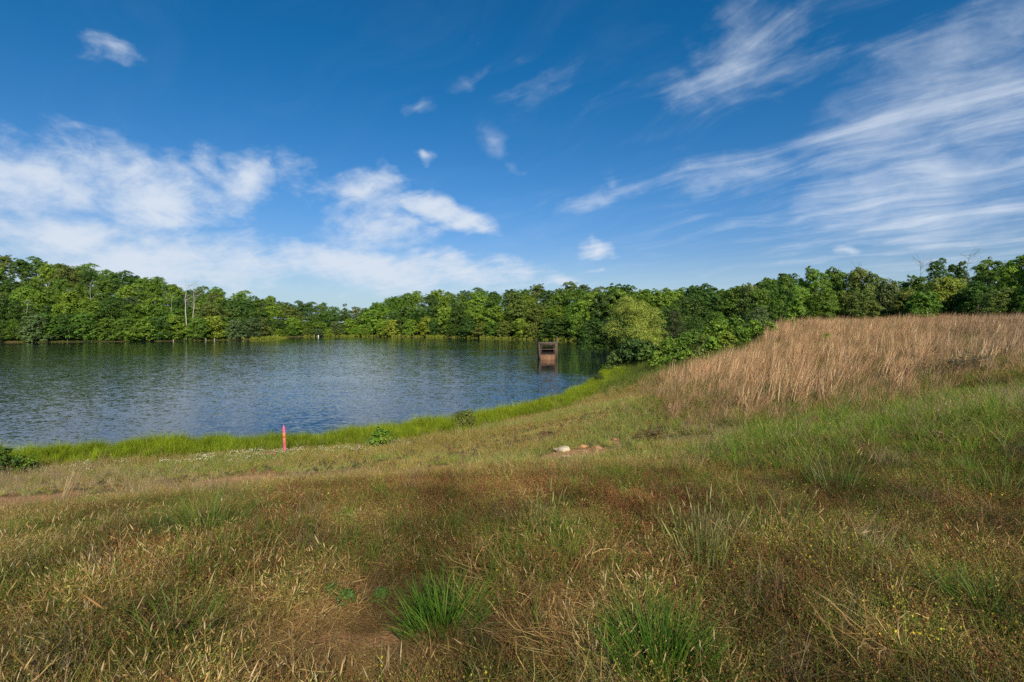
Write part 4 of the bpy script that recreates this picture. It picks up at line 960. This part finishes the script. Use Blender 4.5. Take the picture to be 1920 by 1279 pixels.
# ---- the rough ground at our feet
def foreground():
    for (y0, y1, dens) in ((1.2, 4.2, 680), (4.2, 9.0, 400)):
        x, y = candidates(-1.6 * y1, 1.6 * y1, y0, y1, dens)
        k = np.abs(x) < 1.25 * y + 1.2; x, y = x[k], y[k]; z = height(x, y); u, v = uv(x, y, z)
        left = sstep(-u, -700, 100); right = sstep(u, 1050, 1500)
        n1 = fbm(x * 0.9, y * 0.9, 31, 3); n2 = fbm(x * 1.6, y * 1.6, 32, 3); n3 = fbm(x * 0.55, y * 0.55, 33, 3); n4 = fbm(x * 2.6, y * 2.6, 34, 3)
        p = ground_px(680, 1190); bare = 1 - sstep(np.hypot((x - p.x) / 0.75, (y - p.y) / 0.55) + 0.6 * (n2 - 0.5), 0.5, 1.1)
        p = ground_px(1000, 1190); lay = 1 - sstep(np.hypot((x - p.x) / 0.8, (y - p.y) / 0.4) + 0.6 * (n2 - 0.5), 0.4, 1.1)
        band = np.exp(-((v - 930) / 55) ** 2) * sstep(u, 450, 700) * (1 - 0.5 * right)
        c = clay_at(x, y)
        w = {
            'thatch': 0.30 + 0.9 * bare + 0.8 * lay + 0.35 * sstep(n4, 0.5, 0.75) - 0.25 * band,
            'dry': 0.34 + 0.15 * left + 0.1 * lay + 0.2 * (n2 > 0.5),
            'green': (0.34 + 1.1 * sstep(n3, 0.44, 0.62) + 0.30 * right + 0.16 * left) * (1 - bare) * (1 - 0.8 * lay),
            'foxtail': (0.05 + 0.13 * left + 0.16 * sstep(n2, 0.52, 0.7)) * (1 - 0.8 * right) * sstep(v, 900, 1050),
            'sorrel': (0.05 + 0.50 * sstep(n1, 0.52, 0.70) + 0.75 * band + 0.12 * right) * (1 - bare),
            'goldweed': (0.24 + 0.40 * sstep(n4, 0.45, 0.65)) * (1 - bare) * (1 - lay),
            'yellow': 0.035 * sstep(fbm(x * 0.8, y * 0.8, 36, 2), 0.52, 0.65) * np.ones(len(x)) + 0.03 * right,
            'grey': 0.008 + 0.008 * right + 0 * x,
            'tallgreen': 0.20 * sstep(fbm(x * 0.7, y * 0.7, 37, 2), 0.58, 0.70) * (0.3 + right) * (1 - bare),
        }
        for k in w: w[k] = w[k] * (1 - 0.92 * c)
        keep = RNG.random(len(x)) > 1.15 * c
        for kind, m in choose(w).items():
            m = m & keep; n = int(m.sum())
            shade = {'thatch': 1.0, 'dry': 1.0, 'green': 0.95}.get(kind, 1.0)
            s = {'thatch': 1.0, 'tallgreen': 0.65, 'green': 0.9, 'foxtail': 0.85}.get(kind, 0.9)
            s = s * (1 - 0.45 * bare[m]) * RNG.uniform(0.7, 1.25, n)
            g = (0.93 + 0.75 * (n2[m] - 0.5) * 2 - 0.10 * right[m])[:, None] * (1 + 0.35 * np.maximum(bare, 0.6 * lay)[m] * (kind == 'thatch'))[:, None]
            emit(kind, x[m], y[m], z[m], s, tone(n, (shade,) * 3) * g + (g - 1), 0.25)
foreground()

# ---- the bench between the crest and the shore, and the slope on the right
def bench():
    x, y = candidates(-34, 30, 6.5, 34, 62)
    k = (np.abs(x) < 1.25 * y + 2); x, y = x[k], y[k]; z = height(x, y)
    sd = poly_dist(x, y, LAKE); ins = in_poly(x, y, LAKE); k = (~ins) & (sd > 0.9); x, y, z, sd = x[k], y[k], z[k], sd[k]
    extra = RNG.random(len(x)) < np.clip(22 / y, 0.35, 1.0); x, y, z, sd = x[extra], y[extra], z[extra], sd[extra]
    u, v = uv(x, y, z); right = sstep(u, 1230, 1400)
    n1 = fbm(x * 0.35, y * 0.5, 41, 3); n2 = fbm(x * 0.8, y * 1.0, 42, 3); c = clay_at(x, y)
    track = np.exp(-((sd - 7.2 - 1.5 * (n1 - 0.5)) / 1.0) ** 2) * (u < 1150)             # the pale mown track
    clov = np.exp(-((sd - 2.9) / 1.1) ** 2) * (u < 780) * sstep(n2, 0.30, 0.5)
    greyz = np.exp(-((u - 120) / 260) ** 2) * np.exp(-((v - 915) / 26) ** 2) + 0.6 * right * np.exp(-((v - 775) / 60) ** 2) * sstep(n1, 0.45, 0.6)
    greenpatch = right * np.exp(-((v - 815) / 38) ** 2) * sstep(u, 1330, 1450) + 0.7 * np.exp(-(((u - 380) / 230) ** 2 + ((v - 885) / 22) ** 2))
    moss = np.maximum(np.exp(-(((u - 1790) / 120) ** 2 + ((v - 726) / 14) ** 2)), np.exp(-(((u - 1275) / 70) ** 2 + ((v - 822) / 10) ** 2)))
    w = {'mid': (0.75 + 0.3 * n2) * (1 - 0.45 * right), 'green': 0.12 + 0.8 * greenpatch + 0.3 * sstep(n1, 0.52, 0.66), 'tallgreen': 1.2 * greenpatch * right + 0.30 * right * (n2 > 0.47) + 0.25 * sstep(u, 1650, 1850) * right - 0.18 * right * sstep(-v, -760, -700),
         'grey': 0.03 + 1.2 * greyz + 0.12 * right, 'clover': 0.42 * clov, 'dry': 0.20 + 0.9 * track, 'sorrel': 0.05 + 0.22 * sstep(n2, 0.55, 0.7), 'foxtail': 0.05 + 0 * x, 'yellow': 0.012 + 0 * x, 'arch': 0.012 + 0.035 * right}
    keep = (RNG.random(len(x)) > 1.2 * c) & (RNG.random(len(x)) > 0.75 * moss)
    for kind, m in choose(w).items():
        m = m & keep; n = int(m.sum())
        s = {'mid': 0.80, 'tallgreen': 0.95, 'arch': 1.0, 'grey': 0.85}.get(kind, 1.0) * (1 - 0.45 * track[m]) * (1 - 0.5 * moss[m]) * (1 - 0.6 * np.minimum(1, 1.5 * c[m])) * RNG.uniform(0.7, 1.2, n)
        g = (1.42 + 0.8 * (n1[m] - 0.5))[:, None] * np.array((1.04, 0.98, 1)) * (1 + 0.25 * track[m])[:, None]
        lush = sstep(n1[m], 0.47, 0.6)[:, None]
        g = g * (1 - 0.28 * lush * np.array((1, 0.25, 0.6)) * (kind == 'mid'))
        emit(kind, x[m], y[m], z[m], s, tone(n, (1, 1, 1)) * g + (g - 1), 0.15)
bench()

# ---- bright sedge along the near waterline
def shore():
    xs, ys = candidates(-40, 16, 13, 62, 90); sd = poly_dist(xs, ys, LAKE); ins = in_poly(xs, ys, LAKE)
    wv = 0.75 + 0.7 * fbm(xs * 0.4, ys * 0.4, 51, 3)
    d = np.where(ins, -sd, sd); k = (d > -0.42 * wv) & (d < 1.9 * wv) & (RNG.random(len(xs)) < np.clip(1.15 - 0.4 * d, 0.2, 1)); x, y, d = xs[k], ys[k], d[k]
    z = np.maximum(height(x, y), -0.15); n = len(x); n1 = fbm(x * 0.5, y * 0.5, 52, 3)
    p = ground_px(483, 822); gap = np.abs(x - p.x - 0.1) > 0.16
    x, y, z, d, n1 = x[gap], y[gap], z[gap], d[gap], n1[gap]; n = len(x)
    s = (1.22 - 0.24 * np.clip(d, 0, 2)) * RNG.uniform(0.75, 1.15, n) * (0.75 + 0.5 * n1) * np.clip(1.25 - 0.012 * y, 0.6, 1)
    g = np.stack([0.78 + 0.5 * n1, 0.84 + 0.32 * n1, 0.9 + 0 * n1], 1)
    emit('sedge', x, y, z, s * np.where(fbm(x * 1.3, y * 1.3, 54, 2) < 0.42, 0.7, 1.0), g * RNG.uniform(0.62, 1.12, (n, 1)) * (0.7 + 0.6 * fbm(x * 0.9, y * 0.9, 55, 3))[:, None] - 1, 0.14)
    # a thin scatter of dry stems among the sedge
    m = RNG.random(n) < 0.10; emit('mid', x[m], y[m], z[m], 1.1, tone(int(m.sum()), (0.9, 0.85, 0.7)))
    # reeds on the far shores
    for (a, b_, dens, sc) in ((-260, 40, 1.1, 1.0),):
        xs, ys = candidates(a, b_, 118, 246, dens); sd = poly_dist(xs, ys, LAKE); ins = in_poly(xs, ys, LAKE); d = np.where(ins, -sd, sd)
        wide = 1.0 + 2.4 * fbm(xs * 0.05, ys * 0.05, 53, 2) * (xs > -92)
        k = (d > -0.5) & (d < wide) & (ys > 118); x, y = xs[k], ys[k]; z = np.maximum(height(x, y, False), -0.1); n = len(x)
        emit('reed', x, y, z, RNG.uniform(0.45, 0.85, n) * np.where(x < -92, 0.5, 1), tone(n, (1.05, 1.0, 0.9)) - 0.35 * (x < -92)[:, None], 0.08)
shore()

# ---- tall tan broomsedge on the mound
BF = np.array([(1225, 700), (1240, 716), (1300, 752), (1400, 768), (1500, 750), (1600, 735), (1700, 716), (1760, 690), (1850, 674), (1920, 662), (2100, 655), (2500, 652)], float)
def broom():
    x, y = candidates(4, 75, 13.0, 62, 14)
    k = np.abs(x) < 1.3 * y; x, y = x[k], y[k]; z = height(x, y); u, v = uv(x, y, z); sd = poly_dist(x, y, LAKE)
    n1 = fbm(x * 0.30, y * 0.30, 61, 3); n2 = fbm(x * 0.9, y * 0.9, 62, 3)
    vf = np.interp(u, BF[:, 0], BF[:, 1])
    inn = sstep(vf - v + 60 * (n2 - 0.5) + 30 * (n1 - 0.5), -40, 75) * np.maximum(sstep(np.where(u < 1390, 23.5 + (u - 1235) * 0.055, 32 + (u - 1390) * 0.12 + np.maximum(u - 1450, 0) * 0.8) - y + 5 * (n2 - 0.5), -1.5, 2.5), sstep(y, 49, 52) * sstep(u, 1405, 1430)) * sstep(u, 1225, 1245) * (sd > 4)
    keep = RNG.random(len(x)) < inn * (0.12 + 0.88 * sstep(n2, 0.38, 0.54)) * (0.55 + 0.45 * sstep(n1, 0.35, 0.5)) * np.clip(34 / y, 0.55, 1)
    x, y, z, u, v, n1, n2 = x[keep], y[keep], z[keep], u[keep], v[keep], n1[keep], n2[keep]; n = len(x)
    s = RNG.uniform(0.55, 1.15, n) * (0.62 + 0.55 * n1 + 0.35 * fbm(x * 0.16, y * 0.16, 67, 2))
    gy = sstep(u, 1650, 1900)[:, None]
    g = (1.08 + 0.6 * (n1 - 0.5) + 0.6 * (n2 - 0.5))[:, None] * (np.array((1, 1, 1)) * (1 - gy) + gy * np.array((0.74, 0.78, 0.86)))
    emit('broom', x, y, z, s, g * RNG.uniform(0.72, 1.25, (n, 1)) - 1, 0.12, rz=RNG.normal(0, 0.4, n))
    # green grass and weeds showing between the tan stems
    m = RNG.random(n) < 0.40 + 0.6 * sstep(-n2, -0.52, -0.42); emit('tallgreen', x[m] + RNG.uniform(-.5, .5, m.sum()), y[m] + RNG.uniform(-.5, .5, m.sum()), z[m], RNG.uniform(1.0, 2.0, m.sum()), tone(int(m.sum()), (0.95, 0.95, 0.95)))
    m = RNG.random(n) < 0.55; emit('mid', x[m] + RNG.uniform(-.4, .4, m.sum()), y[m] + RNG.uniform(-.4, .4, m.sum()), z[m], RNG.uniform(1.3, 2.2, m.sum()), tone(int(m.sum()), (1.1, 0.92, 0.95), 0.2))
    m = RNG.random(n) < 0.16; emit('grey', x[m], y[m], z[m], RNG.uniform(1.0, 2.0, m.sum()), tone(int(m.sum()), (1, 1, 1)))
    # straw, grey weeds and green mixed along the foot of the tan grass
    xt, yt = candidates(3, 40, 9.5, 30, 34); zt = height(xt, yt); ut, vt = uv(xt, yt, zt); k = np.abs(vt - np.interp(ut, BF[:, 0], BF[:, 1]) - 10 + 40 * (fbm(xt * 0.8, yt * 0.8, 66, 2) - 0.5)) < 42
    k &= (ut > 1200) & (poly_dist(xt, yt, LAKE) > 3); xt, yt, zt = xt[k], yt[k], zt[k]; q = RNG.random(len(xt))
    for kind, lo, hi, sc_, tn in (('mid', 0, .42, 1.5, (1.15, 0.95, 0.95)), ('grey', .42, .62, 1.15, (1.1, 1.05, 1)), ('broom', .62, .80, 0.62, (0.95, 0.95, 0.95)), ('tallgreen', .80, .95, 1.15, (0.9, 0.92, 0.9)), ('arch', .95, 1.0, 1.0, (1, 1, 1))):
        m = (q >= lo) & (q < hi); emit(kind, xt[m], yt[m], zt[m], sc_ * RNG.uniform(0.65, 1.15, m.sum()), tone(int(m.sum()), tn, 0.25), 0.15, rz=RNG.normal(0, 0.5, m.sum()))
    # rank green growth between the mound, the willow and the bank
    x, y = candidates(5, 32, 28, 75, 9); sd = poly_dist(x, y, LAKE); ins = in_poly(x, y, LAKE); z = height(x, y); u, v = uv(x, y, z)
    k = (~ins) & (sd > 0.8) & (u < 1440) & (y > 24 + np.maximum(u - 1235, 0) * 0.055); x, y, z = x[k], y[k], z[k]; n = len(x)
    emit('tallgreen', x, y, z, RNG.uniform(0.7, 1.7, n), tone(n, (0.95, 0.88, 1.0), 0.3))
    x, y = candidates(14, 110, 52, 84, 1.6); z = height(x, y); u, v = uv(x, y, z); k = (u > 1330); x, y, z = x[k], y[k], z[k]; n = len(x)
    emit('tallgreen', x, y, z, RNG.uniform(1.2, 2.2, n), tone(n, (0.9, 0.9, 0.9)))
broom()
NAMES = {'thatch': ('dead_grass_litter', 'matted dead grass lying over the near ground'), 'dry': ('dry_grass', 'short dry brown grass across the field'), 'green': ('green_grass', 'short green grass mixed through the field'),
         'foxtail': ('seed_grass', 'straw coloured grass with nodding seed heads in the foreground'), 'sorrel': ('russet_weeds', 'red brown seeding weeds in the foreground field'), 'goldweed': ('golden_weeds', 'small golden olive weeds through the foreground'),
         'yellow': ('yellow_wildflowers', 'tiny yellow wildflowers dotted in the grass'), 'mid': ('meadow_grass', 'olive and straw meadow grass on the bench above the lake'), 'sedge': ('shore_sedge', 'bright yellow green sedge along the near waterline'),
         'tallgreen': ('tall_green_grass', 'taller green grass on the right slope'), 'broom': ('tan_broomsedge', 'tall tan broomsedge covering the mound on the right'), 'clover': ('white_clover', 'white flowering clover behind the shore sedge'),
         'grey': ('grey_weeds', 'grey brown twiggy dead weeds in the field'), 'arch': ('arching_stalks', 'pale arching seed stalks over the right slope'), 'reed': ('shore_reeds', 'pale green reeds along the far shores')}
for kind, items in POOL.items():
    P, R, S_, T = (np.concatenate([it[j] for it in items]) for j in range(4))
    scatter(NAMES[kind][0], NAMES[kind][1], kind, P, R, S_, T)

# ================================================================== single plants one can point to
def clump(name, label, u, v, seed, n, r, h, cols, w, lean, bend, cat='grass tuft', head=0.0, S=6, group=None, sedge=False, headcol=None):
    rng = np.random.default_rng(seed); b = Buf(); m = n
    az = rng.uniform(0, 6.283, n); rr = r * np.sqrt(rng.uniform(0, 1, n)); ba = np.stack([rr * np.cos(az + rng.normal(0, 0.5, n)), rr * np.sin(az + rng.normal(0, 0.5, n)), np.full(n, -0.02)], 1)
    tip, d = strips(b, ba, az, U(rng, *h, n), lean[0] + (lean[1] - lean[0]) * rr / r * rng.uniform(0.5, 1.2, n), U(rng, *bend, n), U(rng, *w, n), mix_cols(n, cols, rng), S, rng=rng, droop_noise=0.2)
    p = ground_px(u, v); o = link(name, b.mesh(name, M_GRASS), None, p); tag(o, label, cat, group)
    o.color = (1, 1, 1, 1)
    if head:
        hb = Buf(); k = rng.random(n) < head; m = int(k.sum())
        spindles(hb, tip[k] - d[k] * 0.3, d[k], U(rng, 0.05, 0.12, m), U(rng, 0.003, 0.006, m), mix_cols(m, headcol or TAN, rng)); q = link('seed_heads', hb.mesh('seed_heads', M_DRY), o); q['kind'] = 'stuff'
    return o
FESC = [(0.095, 0.185, 0.018), (0.07, 0.15, 0.016), (0.13, 0.21, 0.022), (0.20, 0.22, 0.045)]
PALE = [(0.20, 0.23, 0.07), (0.14, 0.19, 0.04), (0.26, 0.25, 0.10)]
gt = 'grass tufts in the foreground'
clump('grass_tuft', 'wide arching green grass tuft at the crest, left of centre', 385, 1005, 701, 240, 0.16, (0.30, 0.66), FESC + PALE[:2], (0.004, 0.0065), (0.1, 0.9), (0.2, 1.1), group=gt)
clump('grass_tuft', 'dense dark green grass tuft at the bottom, right of the worn patch', 830, 1185, 702, 620, 0.17, (0.12, 0.34), FESC[:3], (0.004, 0.0065), (0.0, 0.65), (0.1, 1.2), group=gt)
clump('grass_tuft', 'tall dark green grass tuft cut off by the bottom edge', 1240, 1265, 703, 620, 0.18, (0.16, 0.44), FESC[:3], (0.004, 0.0065), (0.0, 0.6), (0.1, 1.1), group=gt)
clump('grass_tuft', 'bluish green grass tuft near the lower right corner', 1860, 1170, 704, 330, 0.15, (0.16, 0.36), FESC + [(0.10, 0.15, 0.07)], (0.004, 0.006), (0.1, 1.0), (0.2, 1.0), group=gt)
clump('grass_tuft', 'upright yellow green stems standing right of centre', 1025, 1020, 705, 45, 0.07, (0.22, 0.42), PALE + FESC[:1], (0.0035, 0.0055), (0.0, 0.25), (0.0, 0.4), group=gt, head=0.3, headcol=[(0.30, 0.28, 0.09)])
clump('grass_tuft', 'green tuft at the bottom left with long straw stems', 330, 1235, 706, 130, 0.13, (0.16, 0.40), FESC + PALE[:1], (0.004, 0.006), (0.05, 0.9), (0.1, 0.8), group=gt, head=0.08)
clump('grass_tuft', 'loose green grass tuft in the middle of the right slope', 1440, 1010, 707, 150, 0.28, (0.22, 0.46), FESC + PALE[:1], (0.004, 0.006), (0.05, 0.5), (0.1, 0.8), group=gt, head=0.05)
clump('grass_tuft', 'tall seeding grass clump on the right slope below the green strip', 1570, 925, 708, 130, 0.26, (0.28, 0.62), FESC + PALE, (0.004, 0.006), (0.05, 0.5), (0.1, 0.9), group=gt, head=0.15)
clump('grass_tuft', 'dark green grass tuft low in the right foreground', 1600, 1070, 709, 130, 0.20, (0.14, 0.30), FESC, (0.004, 0.006), (0.1, 0.9), (0.1, 0.9), group=gt)
clump('grass_tuft', 'green grass tuft by the right edge, halfway down', 1880, 935, 710, 170, 0.35, (0.25, 0.5), FESC + PALE[:1], (0.004, 0.007), (0.05, 0.7), (0.1, 0.9), group=gt)
clump('grass_tuft', 'seeding yellow green stems left of the lower right tufts', 1320, 1090, 711, 60, 0.16, (0.25, 0.5), PALE, (0.0035, 0.005), (0.0, 0.3), (0.0, 0.5), group=gt, head=0.5, headcol=[(0.32, 0.30, 0.10)])
clump('grass_tuft', 'small leafy green clump below the cream rock', 1122, 915, 712, 50, 0.06, (0.12, 0.24), FESC + PALE[:1], (0.006, 0.010), (0.0, 0.5), (0.0, 0.5), group=gt)
clump('silver_plant', 'pale silvery leafed plant right of centre', 998, 962, 713, 70, 0.09, (0.08, 0.18), [(0.30, 0.33, 0.22), (0.24, 0.28, 0.18)], (0.008, 0.014), (0.2, 0.9), (0.1, 0.7), 'plant')
gs = 'straw stalk bundles'
STRAW = [(0.46, 0.34, 0.17), (0.40, 0.28, 0.13), (0.52, 0.41, 0.23)]
def bundle(label, u, v, seed, n, h, az, lean):
    rng = np.random.default_rng(seed); b = Buf(); p = ground_px(u, v)
    strips(b, disc(n, 0.06, rng), rng.normal(az, 0.10, n), U(rng, *h, n), rng.normal(lean, 0.10, n), U(rng, 0, 0.25, n), U(rng, 0.006, 0.010, n), mix_cols(n, STRAW, rng), 5, rng=rng)
    o = link('straw_stalks', b.mesh('straw_stalks', M_DRY), None, p); o.color = (1, 1, 1, 1); tag(o, label, 'dry stalks', gs)
bundle('leaning bundle of pale straw stalks near the left shore', 122, 935, 720, 34, (0.55, 0.95), 0.1, 0.32)
bundle('pale straw stalks leaning below the tan grass', 1582, 768, 721, 22, (0.40, 0.62), 0.0, 0.75)
bundle('thin pale straw stalks lying right of the tan grass edge', 1760, 752, 722, 14, (0.5, 0.9), 0.2, 1.2)
bundle('short pale dead stems in the clay hollow', 1118, 846, 723, 40, (0.10, 0.22), 1.2, 0.5)
bundle('short upright straw stub at the bottom edge, left of centre', 726, 1275, 724, 10, (0.08, 0.16), 1.5, 0.15)
bundle('thin bare stem rising from the sedge left of the stake', 486, 830, 725, 5, (0.7, 1.1), 3.0, 0.22)
# bushes along the near waterline
gb = 'bushes along the near shore'
def shore_bush(label, u, v, H, W, tone_, leaf, n, seed, grassy=0):
    p = ground_px(u, v); X, Y = p.x, p.y
    o = special('shore_bush', label, 'bush', (X, Y, max(p.z, 0.02) - 0.05), seed, H, W, 0.02, 'skirt', leaf, n, tone_, 0.25, 0.5, 0.4, gb)
    return o
shore_bush('round dark olive bush at the waterline in the middle', 872, 806, 0.80, 1.3, (0.17, 0.20, 0.032), 0.07, 3600, 730)
shore_bush('leafy bright green bush rising from the sedge', 712, 838, 0.72, 1.0, (0.17, 0.28, 0.025), 0.085, 2400, 731)
shore_bush('low dark bush at the waterline right of the olive bush', 1018, 771, 0.62, 1.5, (0.19, 0.26, 0.026), 0.080, 2600, 732)
shore_bush('dark clump at the bend of the near shore', 1122, 722, 0.9, 1.3, (0.080, 0.115, 0.024), 0.085, 2000, 733)
shore_bush('leafy green bush at the left edge of the shore', -10, 893, 0.85, 1.3, (0.095, 0.165, 0.024), 0.080, 3000, 734)
shore_bush('low green bush beside the bush at the left edge', 38, 886, 0.5, 1.0, (0.20, 0.30, 0.028), 0.070, 2000, 735)
gw = 'weeds on the right slope'
for i, (u, v, H, W, c, lab) in enumerate([(1745, 712, 0.55, 2.2, (0.085, 0.080, 0.040), 'dark low scrub in the hollow under the tan grass'), (1830, 705, 0.60, 1.8, (0.090, 0.085, 0.045), 'dark low scrub right of the hollow'), (1525, 795, 0.22, 0.35, (0.26, 0.13, 0.07), 'small reddish dead weed in the green strip'), (1765, 845, 0.20, 0.7, (0.27, 0.16, 0.07), 'reddish brown dead weed clump on the right slope'), (1225, 822, 0.18, 1.0, (0.22, 0.16, 0.06), 'brown low scrub right of the orange clod')]):
    p = ground_px(u, v); special('low_scrub', lab, 'scrub', (p.x, p.y, p.z - 0.03), 740 + i, H, W, 0.02, 'skirt', 0.05, 2600, c, 0.3, 0.4, 0.2, gw)
for i, (u, v, lab) in enumerate([(620, 1128, 'small bright clover-like weed left of the worn patch'), (650, 1143, 'tiny bright weed below the clover-like weed'), (714, 1135, 'tiny bright weed right of the clover-like weed')]):
    p = ground_px(u, v); special('leafy_weed', lab, 'weed', (p.x, p.y, p.z), 750 + i, 0.07, 0.13, 0.005, 'skirt', 0.018, 160, (0.075, 0.16, 0.022), 0.2, 0.9, 0.6, 'small bright weeds')
